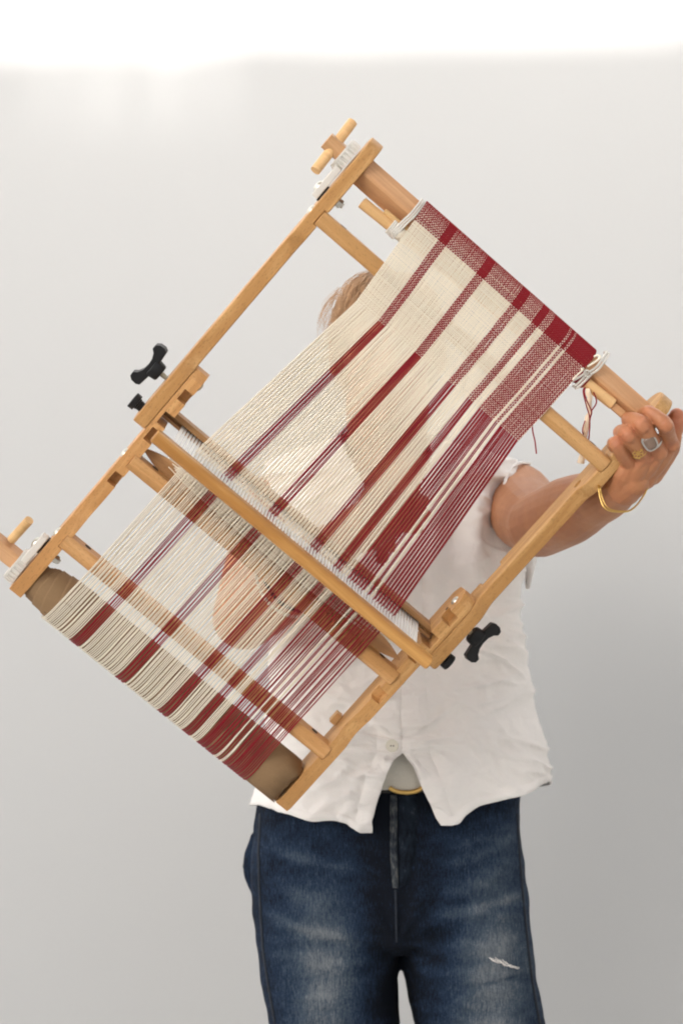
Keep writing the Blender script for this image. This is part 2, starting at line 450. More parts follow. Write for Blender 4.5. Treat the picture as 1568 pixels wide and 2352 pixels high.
def front_profile():
    """(y,z) outline of the front side boards, mm"""
    p = [(-72, -8), (-70, -2), (-66, 0), (4, 0)]
    for t in np.linspace(0, 1, 7)[1:]: p.append((4 + 26 * t, -14 * (3 * t * t - 2 * t ** 3)))
    for t in np.linspace(0, 1, 7): p.append((178 + 24 * t, -14 * (1 - (3 * t * t - 2 * t ** 3)) * (1 if t < 1 else 0)))
    p.append((297, 0))
    for a in np.linspace(90, -90, 15): p.append((297 + 27 * math.cos(R_(a)), -27 + 27 * math.sin(R_(a))))
    p.append((60, -56)); p.append((-60, -56)); p.append((-72, -46))
    return [(a * mm, b * mm) for a, b in p]
def back_profile():
    p = [(-308, -14), (-306, -4), (-300, 0), (-208, 0)]
    for t in np.linspace(0, 1, 7)[1:]: p.append((-208 + 22 * t, -9 * (3 * t * t - 2 * t ** 3)))
    for t in np.linspace(0, 1, 6)[1:]: p.append((-186 + 30 * t, -9 + 7 * (3 * t * t - 2 * t ** 3)))
    p += [(-80, -2), (-62, -1), (-40, 0), (6, 0), (16, -9), (18, -20), (14, -44), (4, -52), (-66, -52), (-300, -50), (-308, -40)]
    return [(a * mm, b * mm) for a, b in p]

beam_y = {'breast': 224.5, 'castle': -107.5, 'back': -224.0}
for s in (-1, 1):
    a, b = sorted((s * 201.3 * mm, s * 217.3 * mm))
    mb = MB().prism(front_profile(), a, b, 'x')
    o = obj('front_side_board', mb, w_y, loom)
    cs = [MB().box(*sorted((s * .20, s * .2058)), .2157, .2336, -.024, .01)]
    if s > 0:      # shallow step on the inside of the right board
        cs.append(MB().box(.19, .2045, .030, .062, -.08, -.040))
    # screw hole through the face side
    cs.append(MB().lathe([(-.012, .0052), (.004, .0052)], (s * .2013, .188, -.030), (s, 0, 0), 16))
    cut(o, cs); add_bevel(o, .0016, 3)
    a, b = sorted((s * 184.8 * mm, s * 200.9 * mm))
    mb = MB().prism(back_profile(), a, b, 'x')
    o = obj('back_side_board', mb, w_y, loom)
    i0, i1 = sorted((s * .182, s * .196))
    cs = [MB().box(*sorted((s * .18, s * .1905)), -.2325, -.2155, -.024, .01),
          MB().box(*sorted((s * .18, s * .1905)), -.1160, -.0990, -.024, .01)]
    for yc, w in ((-134, 15), (-71, 17), (-15, 14)):       # pockets for the heddle
        mbp = MB(); q = []
        for aa in np.linspace(180, 360, 9): q.append((yc + w / 2 * math.cos(R_(aa)), -14 + 5 * math.sin(R_(aa))))
        q += [(yc + w / 2, 12), (yc - w / 2, 12)]
        mbp.prism([(p * mm, r * mm) for p, r in q], i0, i1, 'x'); cs.append(mbp)
    # the deep slot in which the heddle hangs
    cs.append(MB().box(*sorted((s * .18, s * .1965)), -.056, -.040, -.060, .01))
    cut(o, cs); add_bevel(o, .0016, 3)
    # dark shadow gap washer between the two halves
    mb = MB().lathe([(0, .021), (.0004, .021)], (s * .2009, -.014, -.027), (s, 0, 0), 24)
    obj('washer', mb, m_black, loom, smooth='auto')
    # wing knob
    mb = MB(); c = np.array([s * .2173, -.0165, -.027])
    kn = MB().lathe([(.008, .0085), (.0095, .010), (.020, .0115), (.021, .011)], c, (s, 0, 0), 20)
    # wing outline in the (along y, outward) plane
    up_, dn_ = [], []
    W = [(-30, 24.5), (-27.5, 20.0), (-14, 18.5), (0, 17), (14, 18.5), (27.5, 20), (30, 24.5), (29.5, 31), (26, 35.5), (20, 36), (16, 31.5), (9, 28.5), (0, 27.5), (-9, 28.5), (-16, 31.5), (-20, 36), (-26, 35.5), (-29.5, 31)]
    tilt = R_(-12) if s > 0 else R_(6)
    poly = [(p * .86 * mm, q * .92 * mm) for p, q in W]
    n = len(poly); vs_ = []
    for zz, k in ((-.0065, .97), (0.0065, .97)):
        for p, q in poly:
            yy = p * math.cos(tilt); zo = p * math.sin(tilt)
            vs_.append((c[0] + s * (q), c[1] + yy - (zz * math.sin(tilt)), c[2] + zo + zz * math.cos(tilt)))
    kn.add(vs_, [tuple(range(n))[::-1], tuple(range(n, 2 * n))] + [(i, (i + 1) % n, n + (i + 1) % n, n + i) for i in range(n)])
    ko = obj('wing_knob', kn, m_black, loom, bevel=.0014)
    th = MB(); pr = [(-.002, .0028)]
    for i in range(14): pr += [(i * .0009, .0031), (i * .0009 + .00045, .0026)]
    th.lathe(pr, c, (s, 0, 0), 12); obj('threaded_bolt', th, m_steel, ko, smooth='auto')
    # small round knob
    c2 = np.array([s * .2173, -.0585, -.027]); kb = MB()
    kb.lathe([(-.002, .0055), (.005, .0058), (.0052, .0065), (.0070, .0065), (.0072, .0092), (.0132, .0095), (.0140, .0088), (.0142, 0.0001)], c2, (s, 0, 0), 30)
    obj('round_knob', kb, m_black, loom, smooth='auto')
    # domed screws on the inner face of the castle block and outer faces
    sc_ = MB().lathe([(0, .0058), (.0012, .0052), (.0024, .0030), (.0028, .0002)], (s * .1848, .001, -.020), (-s, 0, 0), 20)
    obj('domed_screw', sc_, m_steel, loom, smooth='auto')
    hl = MB().lathe([(0, .0024), (.0003, .0024)], (s * .1848, -.012, -.022), (-s, 0, 0), 16)
    obj('peg_hole', hl, m_dark, loom)
    for yy, xx in ((224.5, 217.3), (-107, 200.9), (-224, 200.9)):
        sc_ = MB().lathe([(0, .0062), (.0012, .0056), (.0024, .0034), (.0029, .0002)], (s * xx * mm, yy * mm, -.013), (s, 0, 0), 20)
        obj('domed_screw', sc_, m_steel, loom, smooth='auto')

def beam_profile(yc, w=17.6, zf=2.2, zb=-25):
    h = w / 2; p = []
    for a in np.linspace(25, 155, 9): p.append((yc + (h / math.cos(R_(25))) * math.cos(R_(a)) * 1.0, zf - 7.5 + 7.5 * math.sin(R_(a)) ** 0.8))
    p += [(yc - h, zb + 4), (yc - h + 4, zb), (yc + h - 4, zb), (yc + h, zb + 4)]
    return [(a * mm, b * mm) for a, b in p]
for nm, half in (('breast', 205.4), ('castle', 190.2), ('back', 190.2)):
    mb = MB().prism(beam_profile(beam_y[nm]), -half * mm, half * mm, 'x')
    o = obj({'breast': 'breast_beam', 'castle': 'castle_beam', 'back': 'back_beam'}[nm], mb, w_x, loom, bevel=.0012)
    for s in (-1, 1):
        ho = MB().lathe([(0, .0042), (.0003, .0042)], (s * (half - 26) * mm, (beam_y[nm] + 8.85) * mm, -.013), (0, 1, 0), 18)
        obj('screw_hole', ho, m_dark, o)

# front cloth roller (square), its handle and peg
RC = (290.0, -22.0)
def square_prof(cy, cz, a, rot, ch=2.5):
    p = []
    for k in range(4):
        for d in (-1, 1):
            th = R_(rot + 90 * k)
            # corner chamfer
            cx0, cy0 = a / 2, a / 2
            px, py = (cx0 - (ch if d < 0 else 0), cy0 - (0 if d < 0 else ch))
            # order around the corner
            q = (px, py) if d > 0 else (px, py)
            p.append((cy + q[0] * math.cos(th) - q[1] * math.sin(th), cz + q[0] * math.sin(th) + q[1] * math.cos(th)))
    # sort by angle
    p.sort(key=lambda t: math.atan2(t[1] - cz, t[0] - cy))
    return [(a_ * mm, b_ * mm) for a_, b_ in p]
mb = MB().prism(square_prof(RC[0], RC[1], 25.5, 45), -.2009, .2009, 'x')
o = obj('cloth_roller', mb, w_roll, loom, bevel=.0008)
mb = MB().prism(square_prof(RC[0], RC[1], 17.5, 8, 1.6), -.252, -.2302, 'x')
hd = obj('roller_handle', mb, w_roll, loom, bevel=.001)
mb = MB().tube([(-.2405, .2585, -.004), (-.2415, .290, -.022), (-.243, .322, -.040)], .0056, 16); obj('handle_peg', mb, w_pale, hd, smooth='auto')
def gear(cy, cz, x0, x1, r, name):
    n = 22; poly = []
    for i in range(n):
        for da, rr in ((0, r - 2.6), (.30, r - 2.4), (.42, r), (.72, r)):
            a = (i + da) / n * 2 * math.pi; poly.append(((cy + rr * math.cos(a)) * mm, (cz + rr * math.sin(a)) * mm))
    mb = MB().prism(poly, x0 * mm, x1 * mm, 'x')
    pl = [((cy + (r - 1.5) * math.cos(t)) * mm, (cz + (r - 1.5) * math.sin(t)) * mm) for t in np.arange(32) * math.pi / 16]
    mb.prism(pl, (x0 - 2.2) * mm, (x0 - .02) * mm, 'x')
    return obj(name, mb, m_nylon, loom, smooth='auto')
gear(RC[0], RC[1], -229.5, -219.6, 19.0, 'ratchet_gear')
def pawl(y0, y1, z, x0, x1):
    mb = MB().prism([((y0) * mm, (z - 7) * mm), ((y1 - 6) * mm, (z - 7) * mm), (y1 * mm, (z - 2) * mm), ((y1 - 2) * mm, (z + 7) * mm), (y0 * mm, (z + 7) * mm)], x0 * mm, x1 * mm, 'x')
    o = obj('ratchet_pawl', mb, m_nylon, loom, bevel=.001)
    mb = MB().box((x1 + .05) * mm, (x1 + 2.0) * mm, (y0 - 1) * mm, (y0 + 18) * mm, (z - 6) * mm, (z + 6) * mm)
    obj('spring_pad', mb, m_black, o)
    mb = MB().lathe([(0, .0068), (.0014, .0062), (.0028, .0036), (.0033, .0002)], (x0 * mm, (y0 + 11) * mm, z * mm), (-1, 0, 0), 22)
    obj('domed_screw', mb, m_steel, o, smooth='auto')
pawl(237, 279, -14, -227.5, -219.8)
def nut(x, y, z, sx):
    mb = MB().prism([((y + 5.2 * math.cos(R_(60 * k + 10))) * mm, (z + 5.2 * math.sin(R_(60 * k + 10))) * mm) for k in range(6)], *sorted((x * mm, (x + sx * 5) * mm)), 'x')
    mb.lathe([(0, .003), (.0035 + .004, .003)], (x * mm, y * mm, z * mm), (sx, 0, 0), 12)
    obj('lock_nut', mb, m_steel, loom, smooth='auto')
nut(-201.2, 249, -13, 1)

# warp roller at the back end
WC = (-284.0, -25.0)
mb = MB().prism([((WC[0] + 12 * math.cos(R_(45 * k + 22))) * mm, (WC[1] + 12 * math.sin(R_(45 * k + 22))) * mm) for k in range(8)], -.1845, .1845, 'x')
obj('warp_roller', mb, w_roll, loom, bevel=.0008)
mb = MB().prism(square_prof(WC[0] + 3, WC[1], 19, 12, 1.6), -.252, -.2132, 'x')
hd = obj('roller_handle', mb, w_roll, loom, bevel=.001)
mb = MB().tube([(-.233, -.268, -.028), (-.2325, -.233, -.012)], .0052, 16); obj('handle_peg', mb, w_pale, hd, smooth='auto')
gear(WC[0] - 1, WC[1], -212.5, -202.6, 21.0, 'ratchet_gear')
pawl(-249, -281, -16, -211, -203) if False else None
mb = MB().prism([(-.236, -.024), (-.272, -.024), (-.279, -.018), (-.277, -.008), (-.236, -.008)], -.2115, -.2036, 'x')
o = obj('ratchet_pawl', mb, m_nylon, loom, bevel=.001)
obj('spring_pad', MB().box(-.2033, -.2013, -.256, -.236, -.021, -.010), m_black, o)
obj('domed_screw', MB().lathe([(0, .0068), (.0014, .0062), (.0028, .0036), (.0033, .0002)], (-.2115, -.249, -.015), (-1, 0, 0), 22), m_steel, o, smooth='auto')
nut(-184.7, -249, -13, 1)
# thin pine batten behind the frame at the right rear
p = LP(760, 1690, -.05)
obj('rear_batten', MB().box(.1765, .1845, -.204, -.190, -.056, -.044), w_pale, loom, bevel=.0008)

# apron rods and their cords
def rod(name, x0, x1, y0, y1, z, r, m, sides=18):
    mb = MB().tube([(x0, y0, z), (x0 + .0008, y0, z), (x1 - .0008, y1, z), (x1, y1, z)], [r * .86, r, r, r * .86], sides)
    return obj(name, mb, m, loom, smooth='auto')
rod('apron_rod', -.182, .166, .2655, .2795, -.0080, .0064, w_pale)
rod('apron_dowel', -.158, -.120, .2745, .2755, -.0060, .0030, w_pale, 12)
rod('apron_dowel', .1661, .196, .2785, .2795, -.0085, .0052, w_roll, 4)
def cordpath(pts, r=.0011, name='tie_cord', m=None, parent=None):
    mb = MB()
    pts = np.array(pts, float)
    # dense smooth path
    q = []
    n = len(pts)
    for i in range(n - 1):
        p0, p1, p2, p3 = pts[max(i - 1, 0)], pts[i], pts[i + 1], pts[min(i + 2, n - 1)]
        for t in np.linspace(0, 1, 6, endpoint=False):
            q.append(0.5 * (2 * p1 + (-p0 + p2) * t + (2 * p0 - 5 * p1 + 4 * p2 - p3) * t * t + (-p0 + 3 * p1 - 3 * p2 + p3) * t ** 3))
    q.append(pts[-1]); q = np.array(q)
    mb.tube(q, r, 7)
    return obj(name, mb, m or m_white_cord, parent or loom, smooth=True)
def around(x, dx=0.0):
    # cord running over the roller and round the apron rod
    return [(x + dx * .2, .307, -.030), (x + dx * .1, .3085, -.019), (x, .2915, -.0022), (x - dx * .2, .281, -.0020), (x - dx * .3, .2705, .0002), (x - dx * .3, .2605, -.004), (x - dx * .3, .258, -.011)]
for k in range(3): cordpath([(a, b, c) for a, b, c in around(-.1355 + .0026 * k, .006)])
for k in range(5): cordpath([(-.1425 + .0022 * k, .2745, -.004), (-.1425 + .0022 * k, .270, -.0008), (-.1423 + .0022 * k, .2635, -.0010), (-.142 + .0022 * k, .2585, -.0075)], .0011)
for k in range(2): cordpath([(a, b + .008, c) for a, b, c in around(.1235 + .0034 * k, .010)], .0014)
cordpath([(.119, .287, -.001), (.117, .2795, .0005), (.1145, .272, .0000), (.113, .266, -.007)], .0014)
mb = MB()
for k in range(5):
    a = k * 1.3
    mb.tube([(.1205 + .004 * math.cos(a + t), .2865 + .003 * math.sin(a + t), .0010 + .0018 * math.sin(2 * t + k)) for t in np.linspace(0, 5.0, 12)], .0009, 6)
obj('cord_knot', mb, m_white_cord, loom, smooth=True)

# ------------------------------------------------------------------ kraft paper on the warp roller
paper = empty('paper_roll', LOOM_M)
tag(paper, 'brown kraft paper wound round the loom roller under the warp threads', 'paper')
def paper_cyl(x0, x1, r0, r1, seed, jag=0.0, n=40, a0=0.0, a1=2 * math.pi, slant=0.0):
    ms = []; nx = 14
    rg = np.random.default_rng(seed)
    e0 = rg.normal(0, 1, n + 1); e1 = rg.normal(0, 1, n + 1)
    vs_, fs = [], []
    for i in range(nx + 1):
        t = i / nx
        for k in range(n + 1):
            a = a0 + (a1 - a0) * k / n
            r = lerp(r0, r1, t) + 0.0002 * mnoise.noise(Vector((t * 4 + seed, math.cos(a) * 2, math.sin(a) * 2)))
            x = lerp(x0, x1, t)
            x += slant * math.sin(a - 1.2 + seed * .5) * (1 - t)
            if i == 0: x += jag * e0[k] * .0006
            if i == nx: x += jag * (e1[k] * .0010 + .003 * math.sin(3 * a))
            vs_.append((x, WC[0] * mm + r * math.cos(a), WC[1] * mm + r * math.sin(a)))
    for i in range(nx):
        for k in range(n): fs.append((i * (n + 1) + k, i * (n + 1) + k + 1, (i + 1) * (n + 1) + k + 1, (i + 1) * (n + 1) + k))
    return MB().add(vs_, fs)
def paper_obj(name, mb):
    o = obj(name, mb, m_kraft, paper, smooth=True)
    s = o.modifiers.new('s', 'SOLIDIFY'); s.thickness = .0011; s.offset = -1
    return o
paper_obj('outer_sheet', paper_cyl(-.146, .1785, .0284, .0289, 3, 1.8))
paper_obj('inner_sheet', paper_cyl(-.150, .1812, .0262, .0266, 5, 1.6))
paper_obj('core_sheet', paper_cyl(-.1835, .1832, .0190, .0240, 6, 1.0))
for k, (xa_, xb_, ra, rb) in enumerate([(-.1838, -.160, .0205, .0232), (-.1775, -.152, .0228, .0248), (-.1695, -.146, .0247, .0262), (-.1610, -.134, .0263, .0276), (-.1480, -.118, .0280, .0290)]):
    paper_obj('paper_strip', paper_cyl(xa_, xb_, ra, rb, 20 + k, 0.5, slant=.008))
mb = paper_cyl(-.1475, -.1345, .0292, .0294, 31, 1.0, 14, R_(25), R_(75)); paper_obj('paper_flap', mb)
RP = .0292        # radius on which the threads lie

# ------------------------------------------------------------------ heddle
heddle = empty('rigid_heddle', LOOM_M)
tag(heddle, 'rigid heddle with white plastic reed between two wooden bars', 'heddle')
ZU, ZL = .050, -.036; YU, YL = -.0585, -.0475
mb = MB().prism([(YU - .0072, ZU - .009), (YU + .0072, ZU - .009), (YU + .0072, ZU + .006), (YU + .004, ZU + .0095), (YU - .004, ZU + .0095), (YU - .0072, ZU + .006)], -.1915, .1945, 'x')
obj('top_bar', mb, w_honey, heddle, bevel=.0022, segs=3)
mb = MB().prism([(YL - .006, ZL - .009), (YL + .0085, ZL - .009), (YL + .0085, ZL + .008), (YL + .002, ZL + .008), (YL + .002, ZL), (YL - .002, ZL), (YL - .002, ZL + .005), (YL - .006, ZL + .005)], -.195, .195, 'x')
obj('bottom_bar', mb, w_stick, heddle, bevel=.0008)
mb = MB(); PIT = .00406
nsl = int(.345 / PIT)
def ry(z): return lerp(YL, YU, (z - ZL) / (ZU - ZL))
z0, z1 = ZL + .0002, ZU - .0088
for i in range(nsl + 1):
    x = -.169 + i * PIT
    w = .0012 if 0 < i < nsl else .002
    q = [(x - w, ry(z0) - .0008, z0), (x + w, ry(z0) - .0008, z0), (x + w, ry(z0) + .0008, z0), (x - w, ry(z0) + .0008, z0),
         (x - w, ry(z1) - .0008, z1), (x + w, ry(z1) - .0008, z1), (x + w, ry(z1) + .0008, z1), (x - w, ry(z1) + .0008, z1)]
    mb.add(q, [(3, 2, 1, 0), (4, 5, 6, 7), (0, 1, 5, 4), (1, 2, 6, 5), (2, 3, 7, 6), (3, 0, 4, 7)])
tag(obj('reed', mb, m_reed, heddle), kind='stuff')

# ------------------------------------------------------------------ weaving
NE = 140
RED = set(list(range(19, 25)) + list(range(50, 56)) + list(range(79, 85)) + list(range(96, 101)) + list(range(106, 118)) + [120, 121] + list(range(124, 140)))
cloth = empty('woven_cloth', LOOM_M)
tag(cloth, 'cream and dark red striped cloth half woven, with its long warp threads', 'cloth')
# surface path of the cloth in (y,z): fell -> breast beam -> round the roller
ROLL_R = .0205
path = [(.184, .0030), (.205, .0036), (.216, .0040), (.2245, .0043), (.233, .0040)]
tang = math.atan2(1, 0)
yc_, zc_ = RC[0] * mm, RC[1] * mm
for t in np.linspace(0, 1, 5)[1:-1]: path.append((lerp(.233, yc_ + ROLL_R * math.cos(R_(96)), t), lerp(.0040, zc_ + ROLL_R * math.sin(R_(96)), t)))
for a in np.linspace(96, -150, 26): path.append((yc_ + ROLL_R * math.cos(R_(a)), zc_ + ROLL_R * math.sin(R_(a))))
path = np.array(path); seg = np.r_[0, np.cumsum(np.linalg.norm(np.diff(path, axis=0), axis=1))]
def cl_at(s):
    y = np.interp(s, seg, path[:, 0]); z = np.interp(s, seg, path[:, 1])
    y2 = np.interp(s + 1e-3, seg, path[:, 0]); z2 = np.interp(s + 1e-3, seg, path[:, 1])
    y1 = np.interp(s - 1e-3, seg, path[:, 0]); z1 = np.interp(s - 1e-3, seg, path[:, 1])
    ty, tz = y2 - y1, z2 - z1; n = np.hypot(ty, tz) + 1e-9
    return y, z, -tz / n, ty / n          # point and outward normal (towards the viewer)
PICK = .00168; NP_ = int(seg[-1] / PICK)
S_RED = .1045
def x_edge(s):
    f = np.clip(s / .12, 0, 1)
    return -.1180 - .0105 * f, .1115 + .002 * f
wig = rng.normal(0, 1, (NE, 6)); wsk = rng.normal(0, 1, (NP_ + 2, 6))
def end_x(i, s):
    l, r = x_edge(s); x = l + (r - l) * (i / (NE - 1))
    return x + .00016 * (wig[i, 0] + wig[i, 1] * np.sin(s * 90 + wig[i, 2]) + wig[i, 3] * np.sin(s * 230 + wig[i, 4]))
mb = MB(); AMP = .00055
for i in range(NE):
    k = np.arange(0, NP_ * 2 + 1) / 2.0
    s = k * PICK
    y, z, ny, nz = cl_at(s)
    off = AMP * np.cos(math.pi * (k + i))
    pts = np.stack([end_x(i, s), y + ny * off, z + nz * off], 1)
    mb.tube(pts, np.where(s > S_RED, .00056, .00077) if i not in RED else np.where(s > S_RED, .00084, .00104), 4, 0 if i in RED else 1, up=(1, 0, 0), cap=False)
fell_wob = .0012 * np.sin(np.linspace(0, 9, NE)) 
for k in range(NP_):
    i = np.arange(-1, NE * 2 + 1) / 2.0
    s0 = k * PICK + PICK * .10 * wsk[k, 0] + PICK * .35 * np.sin(i / 21.0 + wsk[k, 1] * .4) * .5
    y, z, ny, nz = cl_at(s0)
    off = -AMP * np.cos(math.pi * (k + i))
    l, r = x_edge(s0); x = l + (r - l) * (i / (NE - 1))
    pts = np.stack([x, y + ny * off, z + nz * off], 1)
    mb.tube(pts, .00096 if k * PICK > S_RED else .00060, 4, 0 if k * PICK > S_RED else 1, up=(0, .3, 1), cap=False)
web = obj('woven_web', mb, [m_red, m_cream], cloth, fix=False)
tag(web, kind='stuff')

# warp threads fell -> reed -> back beam -> paper roll
yb = beam_y['back'] * mm
xr_l, xr_r = -.1440, .1405
bx = np.linspace(-.1475, .1400, NE) + rng.normal(0, .00030, NE)
for i in range(NE):                      # threads lie in loose pairs at the back
    bx[i] += (.00032 if i % 2 == 0 else -.00032)
for i in range(100, NE):                 # the red side has spread into small groups
    bx[i] += .0009 * math.sin(i * 1.25) + .0004 * math.sin(i * .61)
stripes = []; cur = None
for i in range(NE):
    c = i in RED
    if cur is None or cur[0] != c: cur = [c, []]; stripes.append(cur)
    cur[1].append(i)
contact = math.atan2(0, 1)
ang0 = None
for c, ids in stripes:
    mb = MB()
    for i in ids:
        xf = end_x(i, 0.0); xrd = lerp(xr_l, xr_r, i / (NE - 1))
        eye = (i % 2 == 0)
        zr = .0052 if eye else .0012
        yr = ry(zr)
        xrow = xrd if eye else xrd
        pts = [(xf, .1845, .0030)]
        nseg = 16
        for t in np.linspace(0, 1, nseg)[1:]:
            pts.append((lerp(xf, xrow, t) + .00012 * math.sin(t * 13 + i), lerp(.1845, yr + .0012, t), lerp(.0030, zr, t)))
        pts.append((xrow, yr - .0012, zr))
        # behind the reed: across the castle beam to the back beam
        zb = .0036 + (.0004 if eye else -.0002)
        xb = bx[i]
        for t in np.linspace(0, 1, 14)[1:]:
            zz = lerp(zr, zb, t)
            zz = max(zz, .0032 if -.118 < lerp(yr, yb, t) < -.097 else -1)
            pts.append((lerp(xrow, xb, t) + .0006 * math.sin(math.pi * t) * math.sin(i * 2.1) , lerp(yr - .0012, yb, t), zz))
        # down to the paper roll: tangent point, then round it
        jit = rng.normal(0, .0005)
        xe = lerp(xb, -.1535 + (.1420 + .1535) * i / (NE - 1), .9) + jit
        if xe < -.119: rr_ = RP + .0002
        rr_ = RP + .0003
        for a in np.linspace(78, 265, 16):
            yy = WC[0] * mm + rr_ * math.cos(R_(a)); zz = WC[1] * mm + rr_ * math.sin(R_(a))
            t = (a - 78) / 187
            pts.append((lerp(xb, xe, min(1, .45 + t * 1.1)), yy, zz))
        pr_ = np.full(len(pts), .00066); pr_[:13] = np.linspace(.00080, .00075, 13); pr_[13:19] = np.linspace(.00075, .00066, 6)
        mb.tube(pts, pr_, 5, 0, up=(1, 0, 0), cap=False)
    o = obj('red_warp_stripe' if c else 'cream_warp_band', mb, m_red if c else m_cream, cloth, fix=False, smooth=True)
    tag(o, kind='stuff')

# header threads and tails on the right selvedge
def hp(u, v, z): return LP((2000 + u * .1913) * .6272, (1250 + v * .1913) * .6272, z)
def hang(pts, r, m, name, wob=0.0):
    q = [hp(u, v, z) for u, v, z in pts]
    return cordpath(q, r, name, m, cloth)
hang([(735, 880, .010), (705, 930, .011), (715, 1030, .011), (765, 1230, .008), (820, 1420, .004), (830, 1600, .0), (815, 1800, -.006), (800, 1950, -.012)], .00075, m_red, 'loose_thread')
hang([(745, 880, .011), (725, 960, .012), (770, 1130, .010), (850, 1300, .006), (865, 1370, .004), (835, 1480, .002), (825, 1650, -.002), (815, 1850, -.010)], .00075, m_red, 'loose_thread')
hang([(900, 970, .004), (945, 1080, .004), (955, 1180, .003), (895, 1280, .002), (850, 1340, .002)], .00075, m_red, 'loose_thread')
hang([(740, 1520, -.002), (705, 1620, -.004), (690, 1700, -.006), (705, 1780, -.010)], .00065, m_red, 'loose_thread')
mb = MB(); q = np.array([hp(u, v, z) for u, v, z in [(790, 900, -.001), (800, 1000, 0), (835, 1060, 0), (810, 1150, -.001), (820, 1250, -.002), (835, 1350, -.004), (790, 1450, -.006), (770, 1600, -.008), (740, 1750, -.012), (720, 1900, -.016), (690, 2160, -.02), (655, 2330, -.02)]])
mb.tube(q, [.0022, .0032, .0028, .0033, .0026, .0016, .0030, .0031, .0029, .0027, .0030, .0042], 10)
obj('cotton_tail', mb, m_ivory, cloth, smooth=True)
q = [LP((1900 + u * .3827) * .6272, (1250 + v * .3827) * .6272, .003) for u, v in [(125, 800), (132, 870), (150, 950), (158, 1010), (165, 1075)]]
cordpath(q, .0008, 'loose_thread', m_red, cloth)
hang([(500, 730, .004), (600, 630, .006), (680, 560, .008), (690, 520, .006), (660, 525, .004)], .0010, m_cream, 'loose_thread')
hang([(790, 480, .004), (900, 410, .006), (990, 350, .006), (1030, 290, .003), (980, 265, .0), (910, 290, -.001)], .0012, m_cream, 'loose_thread')
# red header wound round the apron rod, at both ends
def wrap(x0, x1, m, name, r=.0076, y0=.2785):
    mb = MB(); n = int((x1 - x0) / .0010)
    for k in range(n + 1):
        x = lerp(x0, x1, k / max(1, n)); yy = lerp(.2655, .2795, (x + .182) / .348)
        mb.tube([(x + .0004 * math.sin(k), yy + r * math.cos(a), -.0080 + r * math.sin(a)) for a in np.linspace(0, 2 * math.pi, 14, endpoint=False)], .0007, 4, closed=True, up=(1, 0, 0))
    return obj(name, mb, m, cloth, smooth=True)
wrap(.1065, .1265, m_red, 'header_wrap')
wrap(-.1335, -.122, m_cream, 'header_wrap')

# ------------------------------------------------------------------ stick shuttle behind the warp
shut = empty('stick_shuttle', LOOM_M)
tag(shut, 'flat wooden stick shuttle wound with cream yarn behind the warp', 'shuttle')
zc = -.020
yw = lambda t: 1.0
def stick_poly(x0, x1, yc, h):
    pts = []
    for x in np.linspace(x0, x1, 40):
        e = min((x - x0) / .055, (x1 - x) / .055, 1.0); pts.append((x, yc + h * (1 - (1 - e) ** 2.2)))
    for x in np.linspace(x1, x0, 40)[1:-1]:
        e = min((x - x0) / .055, (x1 - x) / .055, 1.0); pts.append((x, yc - h * (1 - (1 - e) ** 2.2)))
    return pts
obj('stick', MB().prism(stick_poly(-.190, .184, -.091, .0105), zc - .002, zc + .002, 'z'), w_stick, shut, bevel=.0008)
obj('upper_stick', MB().prism(stick_poly(-.188, .060, -.076, .0075), zc - .0135, zc - .0095, 'z'), w_stick, shut, bevel=.0008)
mb = MB()
for k in range(34):
    f = rng.uniform(-1, 1); lay = rng.uniform(.0025, .0075) * math.sqrt(max(0, 1 - f * f * .8))
    xa_, xb_ = -.150 + rng.uniform(-.012, .012), .120 + rng.uniform(-.03, .03)
    pts = []
    for t in np.linspace(0, 1, 14):
        e = math.sin(math.pi * min(1, max(0, t))) ** .5
        pts.append((lerp(xa_, xb_, t), -.086 + .010 * f * (.45 + .55 * e), zc + (lay * (.3 + .7 * e))))
    mb.tube(pts, .00062, 4)
tag(obj('wound_yarn', mb, m_cream, shut, smooth=True), kind='stuff')

# ------------------------------------------------------------------ person
person = empty('person', Matrix.Identity(4))
tag(person, 'person in white sleeveless shirt and blue jeans holding up the loom', 'person')
BD = 2.42                          # depth of the body axis
def hd_(x, y): return ((2150 + x * .25510) * .6272, (1350 + y * .25510) * .6272)
def HP(x, y, z): return L2W(LP(*hd_(x, y), z * mm))

body = MB()
# torso (under the shirt), neck and head
def ring(cx, cy, cz, a, b, n=28, pw=2.3):
    out = []
    for k in range(n):
        t = 2 * math.pi * k / n; c, s = math.cos(t), math.sin(t)
        out.append((cx + a * math.copysign(abs(s) ** (2 / pw), s), cy - b * math.copysign(abs(c) ** (2 / pw), c), cz))
    return out
PX = BD / FPX
def Zv(v): return CAM_Z - (v - 1176) * PX
def Xu(u): return (u - 784) * PX
rings = []
for v, ul, ur, b in [(1040, 820, 955, .045), (1072, 740, 1050, .062), (1110, 690, 1110, .080), (1170, 660, 1150, .095), (1300, 650, 1165, .108), (1500, 665, 1150, .100), (1760, 650, 1170, .105)]:
    rings.append(ring(Xu((ul + ur) / 2), BD, Zv(v), (ur - ul) / 2 * PX, b))
body.loft(rings)
hx = Xu(888); HD = BD - .015; HS = .88
body.capsule([(hx, BD + .005, Zv(1090)), (hx, BD - .005, Zv(1000)), (hx, HD - .005, Zv(930))], [.058, .053, .055], 20)
